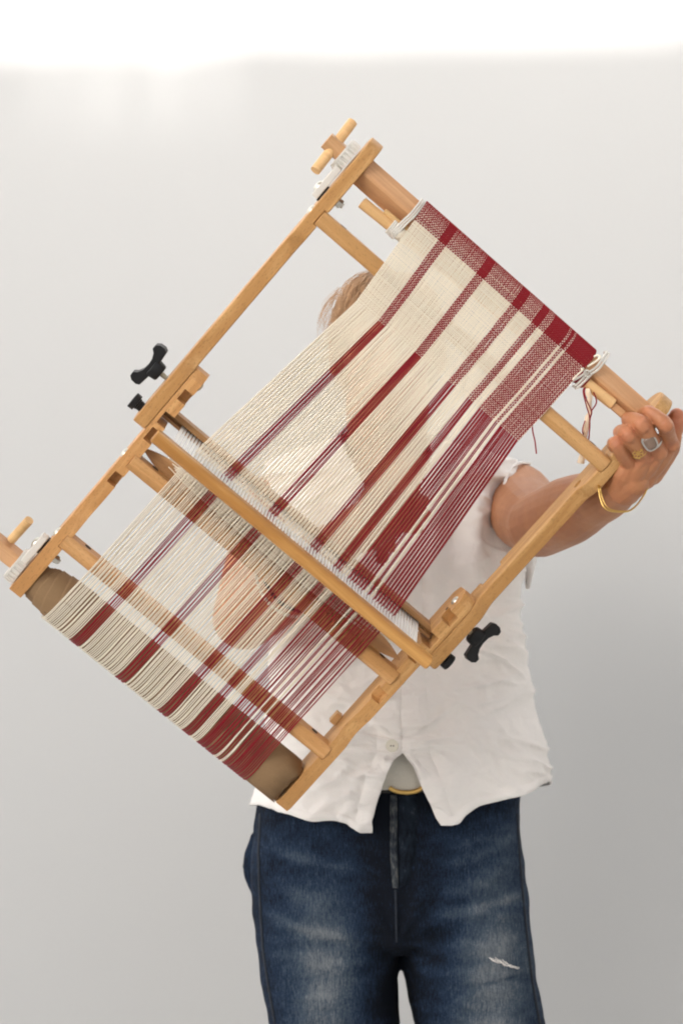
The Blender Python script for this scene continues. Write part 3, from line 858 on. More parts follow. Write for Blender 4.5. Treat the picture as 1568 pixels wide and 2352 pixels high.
# skull, jaw, face
def hp3(x, y, z): return (hx + x * HS, HD + y * HS, hz + z * HS)
def ell(c, a, b, c3, n=20, m=14):
    rg = []
    for i in range(1, m):
        ph = math.pi * i / m
        rg.append([(c[0] + a * HS * math.sin(ph) * math.cos(t), c[1] + b * HS * math.sin(ph) * math.sin(t), c[2] + c3 * HS * math.cos(ph)) for t in np.arange(n) * 2 * math.pi / n])
    body.loft(rg)
def blob(pts, rs, n=12): body.capsule([hp3(*p) for p in pts], [x * HS for x in rs], n)
hz = Zv(818)
ell(hp3(0, .012, .035), .074, .094, .088)
ell(hp3(0, -.025, -.035), .060, .062, .080)
blob([(0, -.055, -.085), (0, -.058, -.092)], [.026, .022])
blob([(0, -.080, .018), (0, -.092, -.012), (0, -.098, -.022)], [.009, .012, .014])
for s in (-1, 1):
    blob([(s * .012, -.083, .030), (s * .045, -.074, .028)], [.009, .008])
    blob([(s * .040, -.062, -.02), (s * .048, -.05, -.01)], [.020, .018])
    blob([(s * .074, .010, .022), (s * .078, .014, -.02)], [.014, .009])
    blob([(s * .008, -.079, -.052), (s * .020, -.074, -.052)], [.0075, .005])
# left arm (raised to the loom)
trunk = body; body = MB()
S_ = P(1180, 1145, 2.44); E_ = P(1238, 1206, 2.235); E2_ = P(1300, 1176, 2.16); E3_ = P(1375, 1140, 2.08); W_ = P(1428, 1114, 2.022)
body.capsule([P(1105, 1145, 2.45), S_, lerp(S_, E_, .5) + np.array([0, 0, -.004]), E_], [.044, .049, .046, .039], 24)
body.capsule([E_, E2_, E3_, W_], [.0400, .0405, .0320, .0240], 24)
fdir = W_ - E_
HW = L2W(LP(*hd_(540, 1640), .004))
# palm
MCP = {'i': HP(1175, 1075, -14), 'm': HP(1000, 1190, -3), 'r': HP(820, 1280, 0), 'p': HP(610, 1380, -2)}
wr = {'i': HP(760, 1600, -26), 'm': HP(640, 1620, -18), 'r': HP(540, 1640, -14), 'p': HP(440, 1640, -16)}
rad = {'i': .0108, 'm': .0112, 'r': .0106, 'p': .0100}
for k in 'imrp':
    body.capsule([W_ * .35 + wr[k] * .65, lerp(wr[k], MCP[k], .45) , MCP[k]], [.0165, .0140, rad[k]], 16)
    body.capsule([lerp(wr[k], MCP[k], .3) + (L2W((0, 0, 0)) - L2W((0, 0, .011))), MCP[k] + (L2W((0, 0, 0)) - L2W((0, 0, .010)))], [.0130, .0110], 14)
body.capsule([W_, HP(620, 1610, -18)], [.0245, .0210], 20)
body.capsule([W_ + np.array([.006, 0, .004]), HP(800, 1540, -24)], [.0200, .0160], 20)
# fingers
FING = {
    'i': [(1175, 1075, -14, 10.6), (1150, 930, 6, 9.4), (1105, 800, 20, 9.6), (1000, 700, 19, 8.3), (880, 625, 11, 8.0), (800, 640, -6, 7.0)],
    'm': [(1000, 1190, -3, 10.8), (905, 1000, 14, 9.6), (775, 800, 24, 9.9), (680, 735, 17, 8.6), (590, 725, 4, 8.2), (590, 780, -14, 7.0)],
    'r': [(820, 1280, 0, 10.2), (705, 1110, 14, 9.0), (580, 945, 23, 9.3), (505, 905, 13, 8.2), (465, 910, 0, 7.8), (480, 960, -16, 6.8)],
    'p': [(610, 1380, -2, 9.4), (510, 1240, 9, 8.2), (415, 1085, 16, 8.2), (372, 1065, 8, 7.2), (368, 1100, -4, 6.8), (400, 1150, -16, 6.0)],
}
for k, ch in FING.items():
    body.capsule([HP(x, y, z) for x, y, z, r in ch], [r * .94 * mm for x, y, z, r in ch], 16)
# knuckle bumps
for x, y, z, r in [(1110, 800, 24, 7.4), (775, 805, 28, 7.6), (580, 950, 27, 7.2), (1195, 1070, -8, 8.5), (1010, 1185, 4, 8.5)]:
    body.capsule([HP(x, y, z), HP(x + 25, y + 30, z)], [r * mm, r * mm], 12)
for k, (a_, b_) in {'i': ((760, 1560), (1130, 1130)), 'm': ((680, 1580), (975, 1230)), 'r': ((590, 1590), (805, 1320))}.items():
    z_ = {'i': -6, 'm': 5, 'r': 7}[k]
    body.capsule([HP(a_[0], a_[1], z_ - 9), HP((a_[0] + b_[0]) / 2, (a_[1] + b_[1]) / 2, z_ - 2), HP(b_[0], b_[1], z_ + 1)], [.0028, .0032, .0040], 10)
# thumb behind the board end
body.capsule([HP(900, 1480, -34), HP(1130, 1150, -44), HP(1235, 880, -46), HP(1262, 740, -44), HP(1278, 665, -42)], [.0160, .0145, .0105, .0108, .0082], 16)
# web between fingers' bases
arm = body; body = trunk
# right arm behind the warp
S2 = P(645, 1160, 2.43); El = P(562, 1418, 2.29); Wr2 = P(795, 1232, 2.165)
body.capsule([P(715, 1150, 2.45), S2, lerp(S2, El, .5), El], [.046, .048, .047, .041], 24)
body.capsule([El, lerp(El, Wr2, .35), lerp(El, Wr2, .7), Wr2], [.041, .042, .034, .025], 24)
hb = P(880, 1185, 2.15)
body.capsule([Wr2, lerp(Wr2, hb, .5), hb], [.025, .030, .030], 18, flat=.6, fdir=(0, 1, 0))
for du, dv, L_, r in ((70, -70, 1, .0085), (92, -45, 1, .009), (98, -12, 1, .0088), (80, 20, 1, .0078)):
    b0 = P(880 + du * .35, 1185 + dv * .55 + 10, 2.15); b2 = P(880 + du, 1185 + dv + 10, 2.16); b1 = lerp(b0, b2, .5) + np.array([0, -.010, 0])
    body.capsule([b0, b1, b2], [r * 1.1, r, r * .85], 12)
body.capsule([P(830, 1200, 2.15), P(850, 1140, 2.13), P(885, 1115, 2.13)], [.015, .011, .009], 12)
me = remesh(body, .0026, 4, .5); me2 = remesh(arm, .00105, 3, .5)
bm = bmesh.new(); bm.from_mesh(me); bm.from_mesh(me2); bm.to_mesh(me); bm.free()
nv = len(me.vertices); co = np.zeros(nv * 3); me.vertices.foreach_get('co', co); co = co.reshape(-1, 3)
no = np.zeros(nv * 3); me.vertices.foreach_get('normal', no); no = no.reshape(-1, 3)
fl = np.zeros(nv)
for x, y, z, rr_, am in [(1105, 800, 26, .010, .5), (775, 800, 30, .010, .55), (580, 945, 29, .010, .5), (415, 1085, 22, .009, .5), (1195, 1070, -4, .012, .45), (1010, 1185, 6, .012, .35), (820, 1280, 8, .011, .3),
                         (880, 620, 16, .009, .3), (590, 725, 10, .009, .3), (465, 905, 6, .008, .3), (1285, 680, -36, .013, 1.0), (1260, 760, -38, .012, .8)]:
    fl += am * np.exp(-(((co - HP(x, y, z)) ** 2).sum(1)) / rr_ ** 2)
# fine creases over the finger joints and the back of the hand
near = np.where(((co - HP(800, 1100, 0)) ** 2).sum(1) < .075 ** 2)[0]
for k, ch in FING.items():
    for ji, w_, am in ((2, .0085, .00045), (4, .006, .0003)):
        J = HP(*ch[ji][:3]); ax = HP(*ch[ji + 1][:3]) - HP(*ch[ji - 1][:3]); ax /= np.linalg.norm(ax)
        dv_ = co[near] - J; al = dv_ @ ax; d2 = (dv_ ** 2).sum(1)
        g_ = np.exp(-d2 / w_ ** 2); rp = np.cos(al / .0026 * 2 * math.pi)
        co[near] += no[near] * (am * g_ * rp)[:, None]; fl[near] += .25 * g_ * np.clip(-rp, 0, 1)
for i in near:
    p_ = co[i] * 120; n1 = mnoise.noise(Vector(p_)); co[i] += no[i] * (.0005 * n1); fl[i] += .25 * max(0, mnoise.noise(Vector(p_ * .6)))
me.vertices.foreach_set('co', co.ravel())
at_ = me.attributes.new('flush', 'FLOAT', 'POINT'); at_.data.foreach_set('value', np.clip(fl, 0, 1)); me.update()
bo = obj('body', me, m_skin, person, smooth=True, fix=False)

# ------------------------------------------------------------------ shirt
def shirt_sec(v):
    #       v    left  right  front(b)  back
    return interp([(985, 812, 950, .050, .070), (1010, 755, 1015, .070, .085), (1035, 670, 1110, .088, .098), (1055, 626, 1180, .098, .106), (1085, 610, 1190, .108, .110), (1130, 618, 1186, .112, .108),
                   (1200, 622, 1180, .120, .110), (1300, 628, 1190, .128, .112), (1400, 625, 1197, .128, .114), (1583, 618, 1226, .130, .118), (1700, 608, 1252, .134, .124), (1800, 600, 1263, .138, .130), (1930, 598, 1270, .142, .134)], v)
HEM = [(-1.0, 1850), (-.98, 1850), (-.60, 1872), (-.42, 1888), (-.30, 1885), (-.20, 1892), (-.10, 1909), (0, 1914), (.09, 1895), (.14, 1890), (.22, 1872), (.35, 1853), (.65, 1832), (.92, 1800), (1.0, 1797)]
APEX = 1727
def fr_edges(v):
    if v <= APEX: return 921.0, 922.5
    l = interp([(1727, 921), (1745, 905), (1777, 889), (1815, 876), (1854, 862), (1885, 856), (1914, 854)], v)[0]
    r = interp([(1727, 922.5), (1761, 949), (1811, 969), (1851, 988), (1880, 1000), (1897, 1011)], v)[0]
    return l, r
NJ, NV = 260, 230
def fbm(x, y, z): return mnoise.fractal(Vector((x, y, z)), 1.0, 2.0, 4)
def ridge(x, y, z, p=5): return (1 - abs(mnoise.noise(Vector((x, y, z))))) ** p
def fold(u, v, th):
    """outward displacement of the cloth, metres"""
    d = 0.0
    side = 1 if u > 915 else -1
    # creases radiating from the last button
    dx, dy = (u - 912) / 100.0, (v - 1712) / 100.0
    rr = math.hypot(dx, dy) + .08; an = math.atan2(dy, dx)
    d += .0110 * (ridge(an * 2.6, rr * .5, 1.0, 6) - .35) * math.exp(-rr / 2.0) * min(1, rr * 1.6)
    # long drapes hanging from the shoulder
    dr = math.exp(-((v - 1210) / 230.0) ** 2)
    w = u + 20 * mnoise.noise(Vector((u / 90, v / 240, 3.3)))
    d += .0075 * dr * math.sin(w / 15.0 + v / 300.0) * (1 if u > 960 else .5)
    # slanting pulls
    for ang_, sc_, am, sd in ((.42, 46, .0060, 2.0), (-.30, 60, .0050, 9.0), (1.05, 70, .0045, 5.0)):
        ca, sa = math.cos(ang_ * side), math.sin(ang_ * side)
        al = (u - 915) * ca + v * sa; ac = -(u - 915) * sa + v * ca
        msk = max(0, mnoise.noise(Vector((u / 150, v / 130, sd * 3))) + .35)
        d += 1.7 * am * (ridge(al / (sc_ * 4.5), ac / sc_, sd, 7) - .3) * msk
    d += .0090 * fbm(u / 175.0, v / 200.0, 5.5) + .0020 * fbm(u / 40.0, v / 44.0, 8.8)
    hf = max(0, (v - 1640) / 240.0)
    d += .007 * hf * math.sin(th * 7 + 1.0 + .8 * mnoise.noise(Vector((th, 2, 1))))
    return d
def shirt_pt(j, t):
    f = j / (NJ - 1)
    # which hem: fraction across front (-1..1) else back
    th0 = lerp(0, 2 * math.pi, f)                     # 0 = front centre, growing to the right (+x)
    sx = math.sin(th0)
    front = math.cos(th0) > 0
    if front:
        key = sx
        hv = np.interp(key, [h[0] for h in HEM], [h[1] for h in HEM])
        if f < .5 and sx < .09: hv = 1897
        if f > .5 and sx > -.095: hv = 1914
    else:
        hv = lerp(1850, 1797, (sx + 1) / 2) + 40 * (1 - abs(sx)) ** .7
    v0 = 985
    v = lerp(v0, hv, t)
    xl, xr, bf, bb = shirt_sec(v)
    c = (xl + xr) / 2; a = (xr - xl) / 2
    el_, er_ = fr_edges(min(v, 1914))
    def ang(u):
        q = max(-1, min(1, (u - c) / a)); q = math.copysign(abs(q) ** (2.5 / 2), q); return math.asin(q)
    thR = ang(er_); thL = ang(el_)
    th = lerp(thR, 2 * math.pi + thL, f)
    s, co = math.sin(th), math.cos(th); pw = 2 / 2.5
    u = c + a * math.copysign(abs(s) ** pw, s)
    b = bf if co > 0 else bb
    y = BD - b * math.copysign(abs(co) ** pw, co)
    d = fold(u, v, th)
    # fold is damped where the button band is
    nx, ny = s, -co
    taper = min(1, (v - 985) / 90.0)
    wob = 2.6 * mnoise.noise(Vector((th * 5, 0, 4))) * t ** 10 + 1.2 * mnoise.noise(Vector((th * 20, 0, 9))) * t ** 10
    v2 = v + wob
    yy = y + ny * d * taper; pp = P(u, v2, yy)
    return (pp[0] + nx * d * taper, yy, pp[2]), u, v2, co
V_NECK = [(765, 960), (990, 960), (985, 1060), (955, 1130), (878, 1300), (862, 1290), (835, 1120)]
def inpoly(x, y, poly):
    r = False; n = len(poly)
    for i in range(n):
        x1, y1 = poly[i]; x2, y2 = poly[(i + 1) % n]
        if (y1 > y) != (y2 > y) and x < (x2 - x1) * (y - y1) / (y2 - y1) + x1: r = not r
    return r
vs_, inf = [], []
for i in range(NV):
    t = i / (NV - 1)
    for j in range(NJ):
        p, u, v, co = shirt_pt(j, t); vs_.append(p); inf.append((u, v, co))
fs = []
for i in range(NV - 1):
    for j in range(NJ - 1):
        u, v, co = inf[i * NJ + j]
        if co > 0 and inpoly(u, v, V_NECK): continue
        fs.append((i * NJ + j, i * NJ + j + 1, (i + 1) * NJ + j + 1, (i + 1) * NJ + j))
# the shirt is sewn shut above the last button
j0, j1 = 0, NJ - 1
for i in range(NV - 1):
    if inf[i * NJ][1] < APEX and not inpoly(inf[i * NJ][0], inf[i * NJ][1], V_NECK):
        fs.append((i * NJ + j1, i * NJ + j0, (i + 1) * NJ + j0, (i + 1) * NJ + j1))
sh = obj('shirt', MB().add(vs_, fs), m_linen, person, smooth=True)
so = sh.modifiers.new('s', 'SOLIDIFY'); so.thickness = .0011; so.offset = 0
shirt_V = np.array(vs_).reshape(NV, NJ, 3)
# hem and button bands: doubled cloth standing a little proud
def band(path_pts, inner_pts, name, lift=.0026, m=None):
    path_pts = np.array(path_pts); inner_pts = np.array(inner_pts); n = len(path_pts)
    prof = []
    cvec = np.array([Xu(915), BD, 0])
    rows = []
    for a, k in ((0, .2), (.06, 1.0), (.5, .8), (.94, 1.0), (1.0, .15)):
        q = path_pts + (inner_pts - path_pts) * a
        out = q - cvec; out[:, 2] = 0; out /= np.linalg.norm(out, axis=1)[:, None]
        ln = np.array([.75 + .5 * mnoise.noise(Vector((i * .23, a, 2.2))) for i in range(n)])
        rows.append(q + out * (lift * k) * ln[:, None])
    g = np.array(rows); fs = []
    for a in range(4):
        for i in range(n - 1): fs.append((a * n + i, a * n + i + 1, (a + 1) * n + i + 1, (a + 1) * n + i))
    return obj(name, MB().add(g.reshape(-1, 3), fs), m or m_linen, sh, smooth=True)
i_h = NV - 1; i_b = NV - 1 - 5
band(shirt_V[i_h], shirt_V[i_b], 'hem')
ia = next(i for i in range(NV) if inf[i * NJ][1] > 1300)
band(shirt_V[ia:, 0], shirt_V[ia:, 5], 'button_band')
band(shirt_V[ia:, NJ - 1], shirt_V[ia:, NJ - 6], 'button_band')
def front_y(u, v):
    """depth of the shirt front at a photo place"""
    d = np.array([(inf[k][0] - u) ** 2 + (inf[k][1] - v) ** 2 + (0 if inf[k][2] > 0 else 1e6) for k in range(0, len(inf))])
    k = int(np.argmin(d)); return vs_[k]
for (u, v) in ((900, 1712), (884, 1592), (905, 1410), (884, 1470)):
    p = np.array(front_y(u, v)); p = P(u, v, p[1]); c = p + np.array([0, -.0058, 0])
    mb = MB().lathe([(0, .0078), (.0012, .0082), (.0026, .0078), (.0028, .0066), (.0021, .0058), (.0021, .0002)], c + np.array([0, .001, 0]), (0, -1, 0.05), 28)
    b = obj('button', mb, m_shell, sh, smooth='auto')
    for s in (-1, 1):
        obj('thread_hole', MB().lathe([(0, .0009), (.0003, .0009)], c + np.array([s * .0016, -.0013, 0]), (0, -1, .05), 10), m_dark, b)
# armhole edge
q = [P(u, v, d) for u, v, d in [(1216, 1064, 2.44), (1192, 1064, 2.40), (1172, 1078, 2.375), (1160, 1105, 2.35), (1156, 1140, 2.335), (1160, 1175, 2.33), (1168, 1215, 2.335), (1180, 1255, 2.35), (1194, 1290, 2.38), (1206, 1310, 2.42)]]
cordpath(q, .0022, 'armhole_band', m_linen, sh)
# sleeve cap cloth falling behind the arm
mb = MB(); g = []
A_ = [(1180, 1240, 2.40), (1192, 1285, 2.41), (1206, 1330, 2.42), (1208, 1352, 2.42)]; B_ = [(1235, 1235, 2.47), (1234, 1270, 2.47), (1229, 1300, 2.46), (1214, 1354, 2.43)]
for k in range(9):
    t = k / 8; row = []
    for n_ in range(4):
        a = P(*A_[n_]); b = P(*B_[n_]); p = lerp(a, b, t); p[1] += .012 * math.sin(t * 6.0 + n_ * .4); row.append(p)
    g.append(row)
fs = [(k * 4 + n_, k * 4 + n_ + 1, (k + 1) * 4 + n_ + 1, (k + 1) * 4 + n_) for k in range(8) for n_ in range(3)]
o = obj('armhole_drape', MB().add(np.array(g).reshape(-1, 3), fs), m_linen, sh, smooth=True)
o.modifiers.new('s', 'SOLIDIFY').thickness = .001

# undershirt
rings = []
for v, ul, ur, b in [(1640, 640, 1175, .118), (1730, 635, 1185, .1245), (1775, 625, 1190, .1265), (1782, 625, 1190, .1262)]:
    rings.append(ring(Xu((ul + ur) / 2), BD, Zv(v), (ur - ul) / 2 * PX, b, 64, 2.5))
obj('undershirt', MB().loft(rings, True), m_under, person, smooth='auto')

# ------------------------------------------------------------------ jeans
jb = MB()
rings = []
for v, ul, ur, bf, bb in [(1782, 604, 1188, .117, .117), (1812, 600, 1190, .118, .118), (1860, 592, 1190, .120, .124), (1930, 583, 1195, .122, .132), (2000, 574, 1203, .122, .140), (2080, 578, 1213, .120, .138), (2130, 586, 1217, .105, .128), (2162, 600, 1212, .07, .10)]:
    a = (ur - ul) / 2 * PX; c = Xu((ul + ur) / 2); out = []
    for k in range(48):
        t = 2 * math.pi * k / 48; s_, c_ = math.sin(t), math.cos(t); pw = 2 / 2.6
        b = bf if c_ > 0 else bb
        out.append((c + a * math.copysign(abs(s_) ** pw, s_), BD - b * math.copysign(abs(c_) ** pw, c_), Zv(v)))
    rings.append(out)
jb.loft(rings)
def leg(tab):
    rg = []
    for v, ul, ur, b, yo in tab:
        rg.append(ring(Xu((ul + ur) / 2), BD + yo, Zv(v), (ur - ul) / 2 * PX, b, 40, 2.3))
    jb.loft(rg)
leg([(2050, 585, 895, .105, -.01), (2150, 588, 911, .108, -.008), (2200, 594, 912, .107, -.007), (2250, 600, 912, .106, -.006), (2352, 618, 912, .100, -.004), (2500, 640, 905, .090, 0), (2750, 668, 890, .078, 0), (3100, 690, 880, .072, .01), (3480, 690, 885, .070, .01)])
leg([(2050, 930, 1210, .105, -.01), (2150, 920, 1218, .108, -.008), (2200, 924, 1223, .107, -.007), (2250, 934, 1228, .106, -.006), (2352, 955, 1252, .102, -.004), (2500, 975, 1250, .092, 0), (2750, 1000, 1235, .078, 0), (3100, 1015, 1220, .072, .01), (3480, 1015, 1220, .070, .01)])
jb.capsule([P(588, 1925, 2.47), P(582, 1990, 2.475), P(588, 2060, 2.47)], [.008, .016, .007], 14)
me = remesh(jb, .0042, 6, .5)
nv = len(me.vertices); co = np.zeros(nv * 3); me.vertices.foreach_get('co', co); co = co.reshape(-1, 3)
no = np.zeros(nv * 3); me.vertices.foreach_get('normal', no); no = no.reshape(-1, 3)
U = 784 + co[:, 0] / co[:, 1] * FPX; V = 1176 + (CAM_Z - co[:, 2]) / co[:, 1] * FPX
fade = np.zeros(nv); disp = np.zeros(nv)
wr_ = []      # whiskers: u0,v0,u1,v1,width,strength
for s, uc in ((-1, 905), (1, 905)):
    for k, (a0_, b0_, a1_, b1_) in enumerate([(80, 1975, 290, 1905), (110, 2050, 300, 1975), (120, 2115, 305, 2045), (100, 2170, 300, 2150), (150, 1930, 285, 1880), (60, 2220, 250, 2240)]):
        wr_.append((uc + s * (a0_ + 40 * math.sin(k * 2.3 + s)), b0_ + (30 if s < 0 else 0) + 12 * math.sin(k * 5 + s), uc + s * (a1_ - 25 * (k % 2)), b1_ + (45 if s < 0 else 0), 13 + 7 * (k % 2), (.20, .13, .22, .10, .12, .08)[k]))
wr_ += [(1035, 2262, 1200, 2235, 3.0, -.25)]
for n_ in range(nv):
    u, v = U[n_], V[n_]
    f = .15
    f += .46 * math.exp(-((u - 745) / 85) ** 2) * min(1, max(0, (v - 1960) / 200))
    f += .54 * math.exp(-((u - 1125) / 85) ** 2) * min(1, max(0, (v - 1960) / 240))
    f += .10 * math.exp(-((u - 690) / 100) ** 2) + .14 * math.exp(-((u - 1170) / 80) ** 2)
    f -= .22 * math.exp(-((u - 905) / 70) ** 2) * (1 if v < 2330 else .6)
    f -= .10 * math.exp(-((v - 1850) / 45) ** 2)
    d = .0045 * mnoise.noise(Vector((u / 80, v / 95, 1.7 + (0 if no[n_, 1] < 0 else 5)))) + .0016 * mnoise.noise(Vector((u / 30, v / 42, 4.1)))
    if no[n_, 1] < .3:
        for (u0, v0, u1, v1, w, st) in wr_:
            du, dv = u1 - u0, v1 - v0; t = ((u - u0) * du + (v - v0) * dv) / (du * du + dv * dv)
            if -.1 < t < 1.1:
                bowv = v0 + dv * t + 12 * math.sin(math.pi * t); e = (v - bowv) / w
                if abs(e) < 3:
                    g_ = math.exp(-e * e) * min(1, max(0, (t + .1) * 4)) * min(1, max(0, (1.1 - t) * 4))
                    f += st * g_ * .85; d += (.012 * st if st > 0 else -.001) * g_
        # strain from the crotch
        dx, dy = (u - 915) / 90, (v - 2165) / 90; r_ = math.hypot(dx, dy) + .1
        d += .0042 * math.sin(math.atan2(dy, dx) * 10) * math.exp(-r_ / 1.1) * min(1, r_)
    pk = mnoise.noise(Vector((u / 55, v / 20, 6.0))); f += .10 * pk; f += 14 * d
    d += .0020 * ridge(u / 120, v / 26, 3.0, 5) * max(0, min(1, -no[n_, 1] * 2 - .6))
    fade[n_] = f; disp[n_] = d
co += no * disp[:, None]
me.vertices.foreach_set('co', co.ravel())
at = me.attributes.new('fade', 'FLOAT', 'POINT'); at.data.foreach_set('value', fade)
me.update()
jeans = obj('jeans', me, m_denim, person, smooth=True, fix=False)
from mathutils.bvhtree import BVHTree
bm = bmesh.new(); bm.from_mesh(me); JT = BVHTree.FromBMesh(bm); bm.free()
def on_jeans(u, v, lift=.001):
    d = Vector(P(u, v, 1.0)) - Vector((0, 0, CAM_Z)); hit = JT.ray_cast(Vector((0, 0, CAM_Z)), d.normalized())
    if hit[0] is None: return P(u, v, BD)
    return np.array(hit[0]) + np.array([0, -lift, 0])
def strip(name, ptsL, ptsR, lift, m, n=40):
    L_ = [interp([(k, p[0], p[1]) for k, p in enumerate(ptsL)], t) for t in np.linspace(0, len(ptsL) - 1, n)]
    R__ = [interp([(k, p[0], p[1]) for k, p in enumerate(ptsR)], t) for t in np.linspace(0, len(ptsR) - 1, n)]
    rows = []
    for (a, b), (c, d) in zip(L_, R__):
        rows.append([on_jeans(a, b, .0001), on_jeans(a + .8, b, lift), on_jeans(c - .8, d, lift), on_jeans(c, d, .0001)])
    fs = [(i * 4 + k, i * 4 + k + 1, (i + 1) * 4 + k + 1, (i + 1) * 4 + k) for i in range(n - 1) for k in range(3)]
    return obj(name, MB().add(np.array(rows).reshape(-1, 3), fs), m, jeans, smooth=True)
strip('fly_edge', [(895, 1826), (895, 1950), (898, 2000), (901, 2040)], [(912, 1826), (912, 1950), (914, 2000), (915, 2040)], .0024, m_fly)
strip('fly_placket', [(915, 1826), (916, 2000), (917, 2040)], [(958, 1826), (955, 1960), (936, 2030)], .0012, m_plack)
strip('crotch_seam', [(905, 2044), (908, 2165)], [(911, 2044), (913, 2165)], .0020, m_seamd)
for s, tab in ((0, [(594, 1868), (590, 1960), (594, 2080), (600, 2180), (612, 2260), (628, 2352)]), (1, [(1184, 1868), (1190, 1960), (1200, 2080), (1210, 2180), (1220, 2260), (1236, 2352)])):
    strip('side_seam', [(u, v) for u, v in tab], [(u + 6, v) for u, v in tab], .0022, m_seamd)
# worn hole over the knee
mb = MB()
for k in range(26):
    t = k / 25; u = lerp(1128, 1188, t) + random.uniform(-2, 2); v = lerp(2203, 2222, t) + random.uniform(-3, 3)
    h = 5 * math.sin(math.pi * min(1, t * 1.1)) + 1.5
    a = on_jeans(u - 5, v - h * random.random(), .0012); b = on_jeans(u + 5, v + h * random.random() + 2, .0016); c = lerp(a, b, .5) + np.array([0, -.0012, 0])
    mb.tube([a, c, b], .00055, 4)
tag(obj('frayed_hole', mb, m_linen, jeans, smooth=True), kind='stuff')
# belt buckle
q = []
for a in np.linspace(200, 340, 18):
    u = 932 + 40 * math.cos(R_(a)); v = 1803 - 18 * math.sin(R_(a)); q.append(P(u, v, BD - .130))
cordpath(q, .0030, 'belt_buckle', m_gold, jeans)
rings = []
for v, ul, ur, b in [(1770, 604, 1190, .1195), (1790, 600, 1191, .1205)]:
    rings.append(ring(Xu((ul + ur) / 2), BD, Zv(v), (ur - ul) / 2 * PX, b, 64, 2.6))
obj('belt', MB().loft(rings, False), plain('dark_belt', (.02, .017, .015), .6), jeans, smooth=True)

# shoes (below the frame)
for u0, u1 in ((690, 885), (1015, 1220)):
    c = Xu((u0 + u1) / 2); mb = MB(); rg = []
    for y, w, h in ((.09, .030, .06), (.06, .036, .085), (0, .038, .09), (-.06, .042, .07), (-.12, .045, .05), (-.165, .036, .035), (-.18, .015, .02)):
        rg.append([(c + w * math.cos(t), BD + y, .002 + h * max(0, math.sin(t)) if math.sin(t) > 0 else .002) for t in np.arange(16) * math.pi / 8])
    mb.loft(rg); obj('shoe', mb, m_shoe, person, smooth=True)

# ------------------------------------------------------------------ hair
hair = MB()
def strand(pts, r):
    q = []; pts = np.array(pts); n = len(pts)
    for i in range(n - 1):
        p0, p1, p2, p3 = pts[max(i - 1, 0)], pts[i], pts[i + 1], pts[min(i + 2, n - 1)]
        for t in np.linspace(0, 1, 5, endpoint=False):
            q.append(0.5 * (2 * p1 + (-p0 + p2) * t + (2 * p0 - 5 * p1 + 4 * p2 - p3) * t * t + (-p0 + 3 * p1 - 3 * p2 + p3) * t ** 3))
    q.append(pts[-1]); rr = np.linspace(r, r * .35, len(q)); hair.tube(q, rr, 3, cap=False)
for k in range(2600):
    a = rng.uniform(0, 2 * math.pi); lat = rng.uniform(-.15, 1.0)
    ca, sa = math.cos(a), math.sin(a)
    if sa < -.5 and lat < .5: continue                       # the face stays free
    rr = math.sqrt(max(0, 1 - lat * lat))
    def sk(la, k_=1.0):
        r_ = math.sqrt(max(0, 1 - la * la)); return np.array(hp3(.076 * k_ * r_ * ca, .012 + .096 * k_ * r_ * sa, .035 + .090 * k_ * la))
    lift = 1 + abs(rng.normal(0, .05))
    l1 = max(-.75, lat - .35); l2 = max(-.95, lat - .75 - rng.uniform(0, .3))
    p3 = sk(l2, 1.04 + rng.uniform(0, .10)) + np.array([rng.normal(0, .006), rng.normal(.004, .006), rng.uniform(-.03, 0)])
    strand([sk(lat, 1.0), sk(lat - .12, 1.0 + (lift - 1) * .8 + .03), sk(l1, lift + .03), p3], rng.uniform(.0005, .0010))
for k in range(34):
    y = rng.uniform(-.04, .06); o_ = rng.uniform(-.002, .009); va = rng.uniform(655, 700); ln = rng.uniform(60, 120)
    strand([(hx - .060 - (va - 655) * .0003, HD + y, Zv(va)), (hx - .072 - o_, HD + y, Zv(va + ln * .3)), (hx - .078 - o_ * 1.3 - rng.uniform(0, .004), HD + y + .01, Zv(va + ln * .65)), (hx - .078 - o_ * rng.uniform(-.5, 2.0), HD + y, Zv(va + ln))], .0003)
rg = []
for i in range(1, 10):
    ph = math.pi * .60 * i / 9
    rg.append([hp3(.0765 * math.sin(ph) * math.cos(t), .016 + .096 * math.sin(ph) * math.sin(t), .036 + .090 * math.cos(ph)) for t in np.arange(28) * 2 * math.pi / 28])
hair.loft(rg)
obj('hair', hair, m_hair, person, smooth=True, fix=False)

# ------------------------------------------------------------------ jewellery
def ringband(center, axis, r, tube, m, name, parent):
    axis = np.array(axis) / np.linalg.norm(axis); up = np.array([0, 0, 1.0])
    s = np.cross(axis, up); s /= np.linalg.norm(s); b = np.cross(axis, s)
    mb = MB().tube([center + r * (math.cos(t) * s + math.sin(t) * b) for t in np.arange(28) * 2 * math.pi / 28], tube, 8, closed=True, up=axis)
    return obj(name, mb, m, parent, smooth=True)
zdir = L2W((0, 0, 1)) - L2W((0, 0, 0))
def local_frame(c, ax):
    n = zdir / np.linalg.norm(zdir); ax = ax - n * np.dot(ax, n); ax /= np.linalg.norm(ax); return ax, np.cross(n, ax), n
